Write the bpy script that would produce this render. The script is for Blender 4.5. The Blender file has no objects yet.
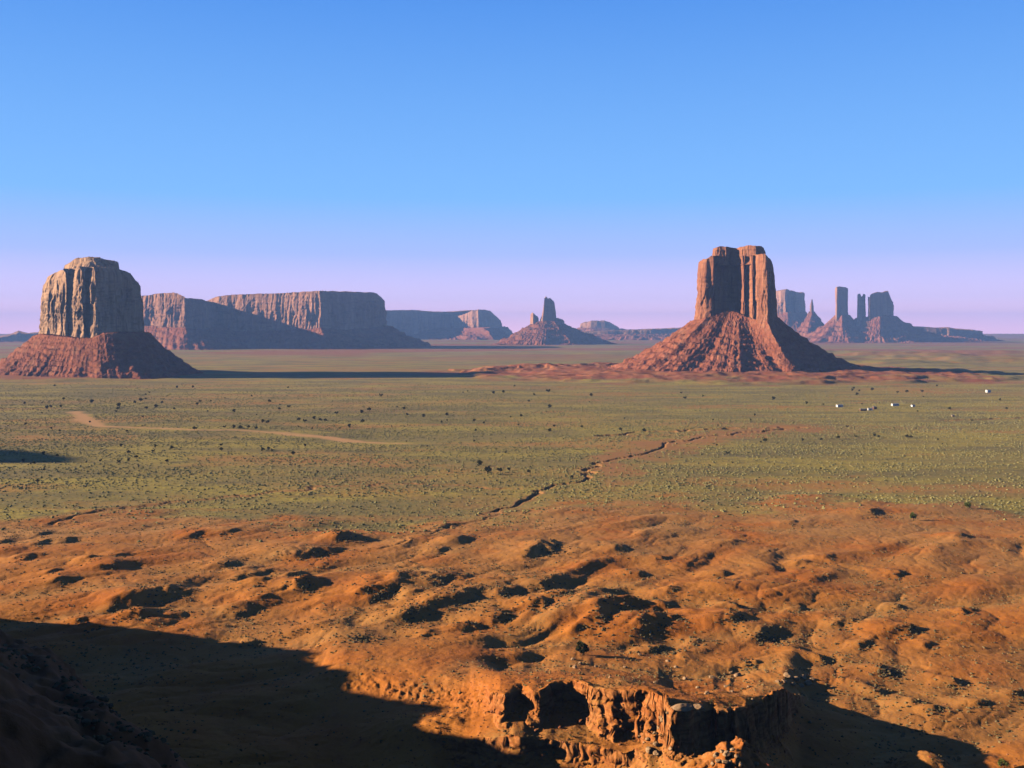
import bpy, math, random
import numpy as np

scene = bpy.context.scene
C = scene.collection
R = math.radians

# ------------------------------------------------------------------ camera, sky, sun
CAM_Z = 115.0
F = 1000.0                      # focal length in pixels of a 1024 px wide picture
HZ = 330.0                      # picture row of the horizon

cam_data = bpy.data.cameras.new('camera')
cam = bpy.data.objects.new('camera', cam_data)
C.objects.link(cam)
cam.location = (0, 0, CAM_Z)
cam.rotation_euler = (R(90), 0, 0)
cam_data.sensor_width = 36
cam_data.lens = 36 * F / 1024
cam_data.shift_y = -(384 - HZ) / 1024
cam_data.clip_start = 0.5
cam_data.clip_end = 200000
scene.camera = cam

SUN_ELEV = 16.0
SUN_AHEAD = 2.5                # degrees the sun stands ahead of straight left
sun_dir = (-math.cos(R(SUN_ELEV)) * math.cos(R(SUN_AHEAD)), math.cos(R(SUN_ELEV)) * math.sin(R(SUN_AHEAD)), math.sin(R(SUN_ELEV)))

world = bpy.data.worlds.new('World')
scene.world = world
world.use_nodes = True
wn, wl = world.node_tree.nodes, world.node_tree.links
wn.clear()
w_out = wn.new('ShaderNodeOutputWorld')
w_bg = wn.new('ShaderNodeBackground')
sky = wn.new('ShaderNodeTexSky')
sky.sky_type = 'NISHITA'
sky.sun_disc = False
sky.sun_elevation = R(SUN_ELEV)
sky.sun_rotation = math.atan2(sun_dir[0], sun_dir[1])
sky.altitude = 1700
sky.air_density = 1.0
sky.dust_density = 0.3
sky.ozone_density = 2.0
# the lavender haze belt low in the sky: a tint by elevation over the sky model
tc = wn.new('ShaderNodeTexCoord')
sep = wn.new('ShaderNodeSeparateXYZ')
ramp = wn.new('ShaderNodeValToRGB')
e = ramp.color_ramp.elements
SKY_RAMP = [(0.0, (2.2, 1.12, 1.5)), (0.03, (1.05, 0.80, 1.28)), (0.075, (0.50, 0.63, 1.2)), (0.13, (0.24, 0.575, 1.15)), (0.31, (0.10, 0.345, 0.95)), (0.42, (0.03, 0.09, 0.28)), (0.6, (0.012, 0.035, 0.11)), (1.0, (0.006, 0.016, 0.05))]
e[0].position, e[0].color = SKY_RAMP[0][0], (*SKY_RAMP[0][1], 1)
e[1].position, e[1].color = SKY_RAMP[-1][0], (*SKY_RAMP[-1][1], 1)
for p, c in SKY_RAMP[1:-1]:
    q = e.new(p); q.color = (*c, 1)
SKY_STRENGTH = 0.08
gain = wn.new('ShaderNodeVectorMath'); gain.operation = 'SCALE'; gain.inputs['Scale'].default_value = 5.75
mix = wn.new('ShaderNodeMix'); mix.data_type = 'RGBA'; mix.inputs['Factor'].default_value = 0.95
dim = wn.new('ShaderNodeVectorMath'); dim.operation = 'MULTIPLY'; dim.inputs[1].default_value = (0.75, 0.8, 1.0)
wl.new(tc.outputs['Generated'], sep.inputs[0])
wl.new(sep.outputs['Z'], ramp.inputs['Fac'])
wl.new(ramp.outputs['Color'], gain.inputs[0])
wl.new(sky.outputs['Color'], dim.inputs[0])
wl.new(dim.outputs[0], mix.inputs['A'])
wl.new(gain.outputs[0], mix.inputs['B'])
wl.new(mix.outputs['Result'], w_bg.inputs['Color'])
w_bg.inputs['Strength'].default_value = SKY_STRENGTH
wl.new(w_bg.outputs[0], w_out.inputs['Surface'])

sun_data = bpy.data.lights.new('sun', 'SUN')
sun_data.energy = 5.0
sun_data.angle = R(0.5)
sun_data.color = (1.0, 0.80, 0.58)
sun = bpy.data.objects.new('sun', sun_data)
C.objects.link(sun)
sun.location = (-300, 0, 400)
from mathutils import Vector
sun.rotation_euler = Vector(sun_dir).to_track_quat('Z', 'Y').to_euler()

vs = scene.view_settings
vs.view_transform = 'Standard'
vs.look = 'None'
vs.exposure = 1.05
vs.gamma = 1
vs.use_curve_mapping = False
scene.cycles.volume_bounces = 0
scene.cycles.max_bounces = 4
scene.cycles.diffuse_bounces = 0

# ------------------------------------------------------------------ numeric noise
def _hash(ix, iy, iz, seed):
    h = (ix.astype(np.uint32) * np.uint32(374761393)) ^ (iy.astype(np.uint32) * np.uint32(668265263)) ^ (iz.astype(np.uint32) * np.uint32(2147483647 - 58)) ^ np.uint32((seed * 974711 + 12345) & 0xffffffff)
    h = (h ^ (h >> np.uint32(13))) * np.uint32(1274126177)
    h = (h ^ (h >> np.uint32(15))) * np.uint32(2246822519)
    return h ^ (h >> np.uint32(16))

_G2 = np.array([[math.cos(a), math.sin(a)] for a in np.linspace(0, 2 * math.pi, 16, endpoint=False)], dtype=np.float32)
def pn2(x, y, seed=0):
    x = np.asarray(x, dtype=np.float64); y = np.asarray(y, dtype=np.float64)
    fx = np.floor(x); fy = np.floor(y)
    ix = fx.astype(np.int64); iy = fy.astype(np.int64)
    u = (x - fx).astype(np.float32); v = (y - fy).astype(np.float32)
    su = u * u * u * (u * (u * 6 - 15) + 10); sv = v * v * v * (v * (v * 6 - 15) + 10)
    z0 = np.zeros(1, dtype=np.int64)
    def g(dx, dy):
        k = _hash(ix + dx, iy + dy, z0, seed) & np.uint32(15)
        gg = _G2[k]
        return gg[..., 0] * (u - dx) + gg[..., 1] * (v - dy)
    a = g(0, 0); b = g(1, 0); c = g(0, 1); d = g(1, 1)
    return 1.5 * ((a + su * (b - a)) * (1 - sv) + (c + su * (d - c)) * sv)

_rs = np.random.RandomState(5)
_G3 = _rs.normal(size=(64, 3)).astype(np.float32); _G3 /= np.linalg.norm(_G3, axis=1)[:, None]
def pn3(x, y, z, seed=0):
    x, y, z = np.broadcast_arrays(np.asarray(x, float), np.asarray(y, float), np.asarray(z, float))
    f = [np.floor(q) for q in (x, y, z)]
    ix, iy, iz = [q.astype(np.int64) for q in f]
    u, v, w = [(q - r).astype(np.float32) for q, r in zip((x, y, z), f)]
    s = [t * t * t * (t * (t * 6 - 15) + 10) for t in (u, v, w)]
    def g(dx, dy, dz):
        gg = _G3[_hash(ix + dx, iy + dy, iz + dz, seed) & np.uint32(63)]
        return gg[..., 0] * (u - dx) + gg[..., 1] * (v - dy) + gg[..., 2] * (w - dz)
    def lx(dy, dz):
        a = g(0, dy, dz); return a + s[0] * (g(1, dy, dz) - a)
    def ly(dz):
        a = lx(0, dz); return a + s[1] * (lx(1, dz) - a)
    a = ly(0)
    return 1.6 * (a + s[2] * (ly(1) - a))

def fbm2(x, y, oct=4, seed=0, gain=0.5):
    r = 0; a = 1.0; k = 1.0
    for i in range(oct):
        r = r + a * pn2(x * k + 17.3 * i, y * k - 9.1 * i, seed + i); a *= gain; k *= 2.03
    return r
def ss(a, b, x):
    t = np.clip((x - a) / (b - a), 0, 1)
    return t * t * (3 - 2 * t)
def smax(a, b, k):
    return 0.5 * (a + b + np.sqrt((a - b) ** 2 + k * k))
def poly_dist(x, y, pts):
    d = np.full(x.shape, 1e9)
    for (x0, y0), (x1, y1) in zip(pts[:-1], pts[1:]):
        vx, vy = x1 - x0, y1 - y0
        t = np.clip(((x - x0) * vx + (y - y0) * vy) / (vx * vx + vy * vy), 0, 1)
        d = np.minimum(d, np.hypot(x - x0 - t * vx, y - y0 - t * vy))
    return d

def depth_at(py, z=0.0):
    return (CAM_Z - z) * F / (py - HZ)
def plan(px, py, z=0.0):
    d = depth_at(py, z)
    return ((px - 512) * d / F, d)
def dplan(px, D):
    return ((px - 512) * D / F, D)

# ------------------------------------------------------------------ terrain height
# (x, y, w, h) of the steep shaded flanks of the badland mounds
SCARPS = [(10,540,22,7),(44,532,14,6),(67,541,14,7),(23,560,22,7),(40,544,12,6),(54,575,14,6),(63,584,18,7),(112,570,24,8),(90,563,16,5),
 (155,597,30,18),(139,616,34,10),(79,619,20,6),(93,627,24,7),(197,537,16,6),(228,535,18,6),(228,565,18,8),(246,575,18,6),(267,572,16,7),
 (260,586,16,8),(287,558,24,8),(320,555,30,10),(295,575,18,6),(304,588,28,9),(260,598,20,6),(243,609,24,6),(343,539,26,8),(280,512,18,5),
 (121,556,12,5),(186,593,22,6),(452,523,20,8),(463,542,22,10),(347,539,16,6),(442,551,14,5),(551,551,26,10),(533,558,12,8),(442,583,28,16),
 (466,581,22,8),(382,595,44,6),(416,597,16,8),(459,602,44,16),(415,618,38,16),(510,594,38,12),(551,586,30,10),(565,598,28,7),(537,609,38,10),
 (498,621,44,14),(470,630,20,10),(628,609,40,20),(600,625,34,20),(653,626,28,18),(674,595,20,10),(663,605,18,10),(677,621,14,8),(663,647,30,6),
 (361,646,40,10),(736,606,12,6),(729,607,20,8),(738,621,32,10),(766,633,26,12),(799,607,20,8),(849,622,24,10),(896,604,16,6),(866,642,22,8),
 (907,630,36,10),(935,644,16,6),(878,514,32,6),(966,540,14,8),(794,523,14,5),(750,662,18,10),(889,669,26,6),(956,681,20,6),(914,702,18,7),
 (938,711,20,8),(875,688,18,6),(1019,692,14,12),(980,704,18,6),(973,612,16,6),(805,565,14,5),(831,561,18,5),(621,553,16,6),(667,561,14,6),
 (700,640,18,7),(820,655,16,6),(640,575,18,6),(720,575,16,6),(900,575,18,6),(430,640,20,6),(250,640,20,6)]

WASH = [plan(*p) for p in [(498,513),(520,503),(545,491),(566,483),(584,480),(590,473),(591,468),(600,462),(622,458),(640,455),(656,451),(660,448),(664,445),(676,442),(690,440),(712,437),(740,434),(775,431),(800,428)]]
WASH_LOW = [plan(*p) for p in [(498,513),(482,519),(470,527),(446,533),(430,541),(404,546),(385,553)]]
WASH_UP = [plan(*p) for p in [(600,437),(640,433),(680,432),(720,430),(760,429),(800,428)]]
WASH_RIGHT = [plan(*p) for p in [(945,420),(985,418),(1030,416),(1080,415)]]
TRACK = [plan(*p) for p in [(60,522),(110,511),(165,504),(215,498),(270,493),(330,487),(400,484),(470,487),(520,490)]]
ROAD = [plan(*p) for p in [(76,412),(84,420),(100,426),(140,428),(190,430),(240,430),(280,432),(315,436),(345,439),(380,442),(420,443)]]
LEDGE = [plan(*p) for p in [(505,371),(560,369),(620,367),(680,366)]]

# plan outline of the red tableland close below the lookout: picture column -> depth of its brink, height of its top, height of its foot
# picture column, row of the brink, its depth, height of the foot
BRINK = np.array([(300,668,325,4.5),(340,668,318,6),(400,677,305,7.5),(440,682,298,8.5),(470,688,288,10.5),(486,690,277,12),(496,692,266,12.5),(505,693,263,13),(514,691,268,14),(523,691,269,14),(531,692,263,13),(535,693,262,12.5),(540,692,262,12.5),(547,685,266,13),(554,682,270.5,13),
 (562,681,272,13),(575,681,271,13),(587,683,266,12.5),(593,687,261,12.5),(610,689,257,12.5),(640,690,255,12.5),(658,693,251,12.5),(667,706,241,13.5),(672,709,238,14),(690,712,238,14),(701,711,242,13.5),(714,710,245,13),(718,711,242,13),(727,711,242,13),(730,709,246,12.5),(734,710,243,12.5),(742,709,245,12),(748,706,250,11),(758,702,255,9.5),(766,697,259,8),(774,691,264,7),(780,690,270,6),(788,688,280,5),(800,680,300,4),(830,670,330,3)], float)
BRINK = np.column_stack([BRINK[:, 0], BRINK[:, 2], CAM_Z - (BRINK[:, 1] - HZ) / F * BRINK[:, 2], BRINK[:, 3]])

BENCH = np.array([(420,748,264),(455,738,259),(480,743,255),(495,735,253),(520,738,249),(532,734,250),(545,735,250),(560,733,250.5),(580,736,249),(600,738,246),(625,744,243)], float)
BENCH = np.column_stack([BENCH[:, 0], BENCH[:, 2]])

def spur_crest(D):
    Dk = np.array([-60, 0, 15, 30, 60, 100, 150, 200, 265, 320, 352, 378, 400, 440])
    xk = np.array([-30, -16, -22, -34, -62, -94, -134, -172, -226, -268, -280, -290, -298, -310])
    zk = np.array([112, 111, 107, 104, 99, 90, 83, 78, 71, 69, 66, 50, 24, 0])
    return np.interp(D, Dk, xk), np.interp(D, Dk, zk)

def plain_height(x, y):
    z = 1.6 * fbm2(x / 420, y / 420, 3, 11)
    # low red rise under and around the right-hand butte, with a broken ledge on its left
    bx, by = dplan(735, 2600)
    rr = np.hypot((x - bx) / 1.5, (y - by))
    rise = 16 * (1 - ss(190, 560, rr + 60 * fbm2(x / 160, y / 160, 3, 21)))
    st = rise / 5.0
    rise = 5.0 * (np.floor(st) + ss(0.25, 0.75, st - np.floor(st)))
    ax, ay = dplan(612, 2720)
    qa = np.hypot((x - ax) / 330, (y - ay) / 190) + 0.30 * fbm2(x / 90, y / 90, 4, 28)
    ap = 17 * (1 - ss(0.15, 0.95, qa)); st = ap / 5.6
    rise = np.maximum(rise, 5.6 * (np.floor(st) + ss(0.35, 0.7, st - np.floor(st))))
    lum = fbm2(x / 70, y / 48, 4, 29)
    z = z + rise + np.clip(rise / 6, 0, 1) * np.maximum(4.2 * lum, -1.2)
    bx, by = dplan(95, 2600)
    rr = np.hypot((x - bx) / 1.1, (y - by))
    z = z + 4 * (1 - ss(250, 420, rr + 50 * fbm2(x / 130, y / 130, 3, 22)))
    dl = poly_dist(x, y, LEDGE)
    lg = 9 * (1 - ss(60, 150, dl + 45 * fbm2(x / 70, y / 70, 3, 23)))
    st = lg / 4.5
    z = z + 4.5 * (np.floor(st) + ss(0.3, 0.7, st - np.floor(st)))
    # red rims far off to the right, and slow swells toward the horizon
    far = ss(2900, 3600, y) * (1 - ss(4500, 6000, y)) * ss(700, 1000, x)
    fr = far * np.clip(26 * (fbm2(x / 500, y / 300, 4, 24) + 0.15), 0, 18)
    z = z + fr
    z = z + ss(6000, 20000, y) * 40 * (0.6 + fbm2(x / 6000, y / 4000, 3, 25))
    return z

def badlands(x, y):
    edge = 640 + 70 * fbm2(x / 150, y / 150, 3, 31) + np.clip(x, -400, 400) * 0.10
    return 1 - ss(edge - 90, edge + 40, y)

def height(x, y, detail=True):
    x = np.asarray(x, float); y = np.asarray(y, float)
    shp = x.shape
    x = x.ravel(); y = y.ravel()
    r = np.hypot(x, y)
    z = plain_height(x, y)
    veg = np.zeros_like(z)          # how much green cover grows here (plain)
    # ---- badlands: rounded mounds parted by narrow drainages
    m = badlands(x, y)
    i = np.nonzero((m > 0) & (r > 60))[0]
    dry = np.zeros_like(z)
    if i.size:
        X = x[i]; Y = y[i]; M = m[i]
        wx = X + 9 * fbm2(X / 60, Y / 60, 3, 41); wy = Y + 9 * fbm2(X / 60 + 9, Y / 60, 3, 42)
        ca, sa = math.cos(R(28)), math.sin(R(28))
        u = wx * ca + wy * sa; v = -wx * sa + wy * ca      # mounds run from near left to far right
        b1 = np.abs(pn2(u / 88, v / 46, 43)); b2 = np.abs(pn2(u / 40 + 3, v / 24, 44)); b3 = np.abs(pn2(u / 17, v / 11 + 5, 45))
        swell = pn2(wx / 170, wy / 150, 46)
        b1s = np.sqrt(b1 * b1 + 0.0025); 
        fade = 1 - 0.45 * ss(380, 620, Y)
        zz = fade * (3.2 * b1s + 1.1 * np.sqrt(b2 * b2 + .01) * (0.4 + b1) + 0.45 * np.sqrt(b3 * b3 + .006) * (0.2 + b1)) + 2.0 * swell
        c2, s2 = math.cos(R(46)), math.sin(R(46))
        ru = wx * c2 + wy * s2; rv = -wx * s2 + wy * c2
        amp = (0.30 + 0.85 * ss(-0.10, 0.40, pn2(X / 130, Y / 110, 47) + 0.25 * (1 - ss(60, 200, X)))) * (1 - 0.50 * ss(500, 640, Y)) * (1 - 0.75 * ss(60, 140, X) * (1 - ss(300, 380, Y)))
        amp = amp * (0.62 + 0.5 * np.exp(-((Y - 415) / 60) ** 2 - ((X + 10) / 90) ** 2))
        amp = amp * (1 - 0.9 * (1 - ss(310, 350, Y)) * ss(-70, -20, X) * (1 - ss(80, 110, X)))
        f0 = pn2(ru / 58, rv / 21, 48); rv2 = rv + 6.5 * f0
        f1 = pn2(ru / 58, rv2 / 21, 48); g0 = pn2(ru / 26, rv / 10, 49); g1 = pn2(ru / 26, (rv + 2.6 * g0) / 10, 49)
        zz = zz + amp * (2.15 * f1 + 0.7 * g1 + 0.25 * pn2(wx / 6, wy / 6, 50))
        for (px, py, w, h) in SCARPS:
            D = depth_at(py, 3.0)
            cx, cy = (px - 512) * D / F, D
            if w < 26: h = h * 0.8; 
            dyd = 0.5 * h * D * D / ((CAM_Z - 3) * F)
            dxd = 0.5 * w * D / F
            L = math.hypot(dxd, dyd) * 1.05
            tx, ty = dxd * 0.9, dyd * 0.8
            n = math.hypot(tx, ty); tx /= n; ty /= n
            nx, ny = ty, -tx                                 # toward right and near
            if nx < 0.55: nx, ny = 0.62, -0.78; tx, ty = -ny, nx
            W = min(max(0.55 * L, 3.0), 9.0)
            H = 0.46 * W * (1 - 0.35 * float(ss(450, 620, np.array(D))))
            k = np.nonzero((np.abs(X - cx) < 6 * W + 2 * L) & (np.abs(Y - cy) < 6 * W + 2 * L))[0]
            if not k.size: continue
            qx = X[k] - cx; qy = Y[k] - cy
            jit = 3.4 * pn2(X[k] / 11, Y[k] / 11, 51) + 1.5 * pn2(X[k] / 4.5, Y[k] / 4.5, 53)
            t = (qx * tx + qy * ty) / L
            d = (qx * nx + qy * ny + jit) / W + 0.25 * t * t
            prof = np.where(d < -0.5, np.exp(-(np.abs(d + 0.5) / 3.2) ** 1.7), np.clip(0.5 - d, 0, 1))
            prof = np.where(d < -0.5, prof, prof * prof * (3 - 2 * prof) * 0.35 + prof * 0.65)
            zz[k] += H * prof * np.exp(-np.abs(t * (1 + 0.3 * pn2(X[k] / 14, Y[k] / 14, 52))) ** 2.4)
        near_soft = ss(200, 260, Y)
        z[i] = z[i] * (1 - M) + M * (zz * (0.45 + 0.55 * near_soft) + 2.0)
        # gullies down the flanks
        z[i] -= M * fade * 0.55 * (1 - np.sqrt(b2 * b2 + .0006)) ** 14
        z[i] -= M * fade * 0.25 * (1 - np.sqrt(b3 * b3 + .0006)) ** 16
        dry[i] = M * np.clip(1 - b1 * 2.6, 0, 1) * ss(0.25, -0.2, swell - 0.15)
    # ---- stream beds and tracks
    i = np.nonzero((y > 420) & (y < 1600) & (np.abs(x) < 900))[0]
    wash = np.zeros_like(z)
    if i.size:
        X = x[i] + 6 * fbm2(x[i] / 22, y[i] / 22, 2, 61); Y = y[i] + 11 * fbm2(x[i] / 25, y[i] / 25, 2, 62)
        for pts, wd, dp in ((WASH, 3.0, 1.7), (WASH_LOW, 2.6, 0.4), (WASH_UP, 4.5, 2.2), (WASH_RIGHT, 5, 2.2), (TRACK, 3.0, 0.8)):
            d = poly_dist(X, Y, pts)
            cut = 1 - ss(wd * 0.45, wd * 0.8, d)
            z[i] -= dp * cut
            wash[i] = np.maximum(wash[i], 0.8 * (1 - ss(wd * 0.8, wd * 2.0, d)))
        d = poly_dist(X, Y, WASH)
        fan = (1 - ss(10, 46, d + 22 * fbm2(X / 40, Y / 40, 2, 63))) * ss(0, 20, X - 60) * 0.85
        wash[i] = np.maximum(wash[i], fan)
    # ---- the red tableland below the lookout
    px = np.where(y > 20, 512 + F * x / np.maximum(y, 20), 0)
    i = np.nonzero((y > 150) & (y < 420) & (px > 290) & (px < 840))[0]
    if i.size:
        X = x[i]; Y = y[i]
        P = px[i] + 1.6 * pn2(X / 3.1, Y / 14, 71) + 1.0 * pn2(X / 1.3, Y / 16, 72)
        br = np.interp(P, BRINK[:, 0], BRINK[:, 1]); tp = np.interp(P, BRINK[:, 0], BRINK[:, 2]); ft = np.interp(P, BRINK[:, 0], BRINK[:, 3])
        br = br + 0.9 * pn2(X / 5, Y / 40, 73) + 0.5 * pn2(X / 1.7, Y / 9, 74)
        soft = 1 - ss(468, 500, P)                  # the left end is a rounded slope, not a wall
        side0 = 1 - ss(300, 345, P) * (1 - ss(782, 812, P))
        q = Y - br                                  # >0 on the table, <0 in front of the wall
        base = z[i]
        wq = ss(25, 85, q) * (1 - side0) + side0
        base = np.where(q > 0, base * wq + (4 + 0.3 * (base - 4)) * (1 - wq), base)
        crumb = fbm2(X / 2.4, Y / 2.4, 4, 89)
        brs = np.interp(px[i], [300, 400, 470, 500, 530, 560, 620, 660, 690, 760, 790, 830], [325, 305, 288, 268, 265, 268, 257, 249, 241, 257, 282, 330])
        back = ss(0, 62 - 40 * ss(715, 765, px[i]), np.maximum(Y - brs, 0) * ss(-1, 6, q))
        tbl = np.interp(px[i], [300, 400, 470, 500, 535, 560, 620, 690, 760, 790, 830], [6, 9, 12.5, 18.6, 19.4, 18.7, 22.4, 24, 20.5, 13, 3])
        tt = tp + (tbl - tp) * ss(0, 5, q)
        top = tt * (1 - back) + (base + 0.15 * tbl * (1 - ss(40, 105, q))) * back + 0.35 * fbm2(X / 9, Y / 9, 3, 75) * (1 - back) + 0.5 * pn2(X / 22, Y / 16, 76) * back
        wall = 7.0 + 10 * soft + 2.5 * pn2(X / 9, Y / 60, 79)
        t = np.clip(-q / wall, 0, 1)
        # furrows widen toward the foot, a harder bed under the brink stands out
        fur = 1.5 * np.abs(pn2(X / 4.2 + 0.05 * Y, Y / 30, 80)) + 0.8 * np.abs(pn2(X / 1.9, Y / 18, 84)) - 0.5
        lean = 0.25 + 0.55 * (1 - ss(645, 672, P))   # the left wall is a worn slope, the right one a sheer face
        t = np.clip((-q - 2.0 * fur * t - 0.9 * crumb * np.sin(np.pi * t)) / wall, 0, 1)
        sheer = ss(0.0, 0.35, t)
        worn = 0.22 * ss(0.0, 0.10, t) + 0.78 * t ** 0.85
        strat = sheer * (1 - lean) + worn * lean + 0.035 * np.sin(t * 15 + 2.5 * pn2(X / 7, Y / 7, 77)) * np.sin(np.pi * t)
        strat = np.clip(strat, 0, 1) * (1 - soft) + (t * t * (3 - 2 * t)) * soft
        front = ft - np.clip(-q - wall, 0, 60) * 0.05
        # the lower bench in front breaks off again toward the lookout
        br2 = np.interp(P, BENCH[:, 0], BENCH[:, 1]) + 0.8 * pn2(X / 5, Y / 30, 94) + 0.5 * crumb
        q2 = br2 - Y
        t2 = np.clip(q2 / 6.5, 0, 1)
        on = ss(425, 470, P) * (1 - ss(622, 650, P))
        front = front - on * (8.0 * (0.25 * ss(0, 0.15, t2) + 0.75 * t2) + 0.12 * np.clip(q2 - 6.5, 0, 60))
        face = tp + (front - tp) * strat + 0.45 * crumb * np.sin(np.pi * np.clip(t, 0, 1)) + 0.3 * crumb * on * (q2 > 0)
        ramp = ss(0.0, 0.08, t)
        zt = np.where(q > 0, top, face)
        side = ss(300, 345, P) * (1 - ss(782, 812, P))
        z[i] = z[i] * (1 - side) + zt * side
    # ground in front of the wall: lumps and a fluted mound
    for (lx, lD, lh, rx, ry) in ((768, 229, 8.5, 8.5, 9), (725, 227, 6, 7, 7), (930, 246, 8, 9, 12), (880, 236, 7, 8, 9), (410, 272, 2.0, 12, 9), (440, 266, 2.0, 7, 6), (655, 243, 2.2, 5, 4)):
        cx, cy = dplan(lx, lD)
        k = np.nonzero((np.abs(x - cx) < 3 * rx) & (np.abs(y - cy) < 3 * ry))[0]
        if k.size:
            a = np.arctan2(y[k] - cy, x[k] - cx)
            q = np.hypot((x[k] - cx) / rx, (y[k] - cy) / ry) * (1 + 0.16 * pn2(a * 3.2, a * 0 + lx, 78) + 0.12 * np.abs(pn2(a * 7.5, a * 0 + lx, 87))) + 0.12 * pn2(x[k] / 3, y[k] / 3, 88)
            z[k] = smax(z[k], z[k] * 0.4 + lh * np.exp(-q ** 2.2) * 1.0 + lh * 0.35 * np.exp(-q ** 2), 0.3) if False else z[k] + lh * np.exp(-q ** 2.4)
    # ---- the lookout headland and the spur running out from it on the left
    i = np.nonzero((y < 460) & (r < 1500))[0]
    if i.size:
        X = x[i]; Y = y[i]; rr = r[i]
        rough = 4.5 * fbm2(X / 26, Y / 26, 5, 81) * ss(12, 80, rr) + 1.3 * fbm2(X / 7, Y / 7, 3, 96) * ss(40, 110, rr)
        cone = 113.3 - np.maximum(rr - 2.2, 0) * 0.95 - ss(2.2, 6, rr) * 4
        cx, cz = spur_crest(Y)
        d = X - cx
        wob = 9 * pn2(Y / 34, X / 60, 82) * ss(60, 150, Y)
        d = d + wob
        fall = np.where(d > 0, (0.27 * d + 0.0014 * d * d + 0.014 * np.maximum(d - 72, 0) ** 2) * (1 + 1.0 * ss(270, 330, Y)), -0.05 * d)
        spur = cz - fall + rough - 2.0 * np.abs(pn2(X / 16 + Y / 40, Y / 30, 83)) * ss(20, 80, rr)
        rear = 112.5 - ss(-14, 22, Y - 0.10 * np.abs(X)) * 160 + rough * 0.6
        head = np.maximum(np.maximum(cone, spur), rear)
        z[i] = smax(z[i], head, 1.5)
    if detail:
        k = np.nonzero(r < 900)[0]
        z[k] += 0.10 * fbm2(x[k] / 2.2, y[k] / 2.2, 3, 91) * (0.3 + 0.7 * ss(20, 60, r[k]))
        z[k] += 0.10 * fbm2(x[k] / 5.5, y[k] / 5.5, 2, 95) * ss(200, 230, r[k])
    return z.reshape(shp), m.reshape(shp), dry.reshape(shp), wash.reshape(shp)

def ray_ground(px, py):
    """where the sight line through a picture point meets the ground"""
    px = np.atleast_1d(np.asarray(px, float)); py = np.atleast_1d(np.asarray(py, float))
    t = np.exp(np.linspace(math.log(120), math.log(7000), 900))
    out = np.zeros((px.size, 3))
    for j in range(px.size):
        X = (px[j] - 512) / F * t; Z = CAM_Z - (py[j] - HZ) / F * t
        cand = Z < 130
        h = height(X, t, False)[0]
        below = np.nonzero(h >= Z)[0]
        k = below[0] if below.size else t.size - 1
        if k > 0:
            a = Z[k - 1] - h[k - 1]; b = Z[k] - h[k]
            f = a / (a - b) if a != b else 0
            D = t[k - 1] + f * (t[k] - t[k - 1])
        else: D = t[0]
        X = (px[j] - 512) / F * D
        out[j] = (X, D, float(height(np.array([X]), np.array([D]))[0][0]))
    return out

# ------------------------------------------------------------------ mesh and material helpers
def make_mesh(name, verts, faces, mat, smooth=False, attrs=None):
    """faces: an int array (n, k) or a list of such arrays"""
    if not isinstance(faces, list): faces = [faces]
    me = bpy.data.meshes.new(name)
    verts = np.ascontiguousarray(verts, dtype=np.float32)
    me.vertices.add(len(verts)); me.vertices.foreach_set('co', verts.ravel())
    tot = np.concatenate([np.full(len(f), f.shape[1], dtype=np.int32) for f in faces])
    idx = np.concatenate([np.asarray(f, dtype=np.int32).ravel() for f in faces])
    me.loops.add(len(idx)); me.loops.foreach_set('vertex_index', idx)
    me.polygons.add(len(tot))
    st = np.zeros(len(tot), dtype=np.int32); st[1:] = np.cumsum(tot)[:-1]
    me.polygons.foreach_set('loop_start', st)
    me.polygons.foreach_set('use_smooth', np.full(len(tot), smooth, dtype=bool))
    me.update(calc_edges=True)
    me.materials.append(mat)
    for k, v in (attrs or {}).items():
        a = me.attributes.new(k, 'FLOAT', 'POINT'); a.data.foreach_set('value', np.ascontiguousarray(v, dtype=np.float32).ravel())
    return me
def link(name, me, parent=None, loc=None):
    o = bpy.data.objects.new(name, me); C.objects.link(o)
    if loc is not None: o.location = loc
    if parent is not None: o.parent = parent
    return o
def tag(o, label=None, cat=None, group=None, kind=None):
    if label: o['label'] = label
    if cat: o['category'] = cat
    if group: o['group'] = group
    if kind: o['kind'] = kind
    return o
def empty(name, loc, rz=0):
    o = bpy.data.objects.new(name, None); C.objects.link(o)
    o.location = loc; o.rotation_euler = (0, 0, rz); o.empty_display_size = 1
    return o
def grid_faces(nr, nc, wrap=False):
    a = np.arange(nr * nc).reshape(nr, nc)
    if wrap: a = np.concatenate([a, a[:, :1]], axis=1)
    return np.stack([a[:-1, :-1], a[:-1, 1:], a[1:, 1:], a[1:, :-1]], axis=-1).reshape(-1, 4)

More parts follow.
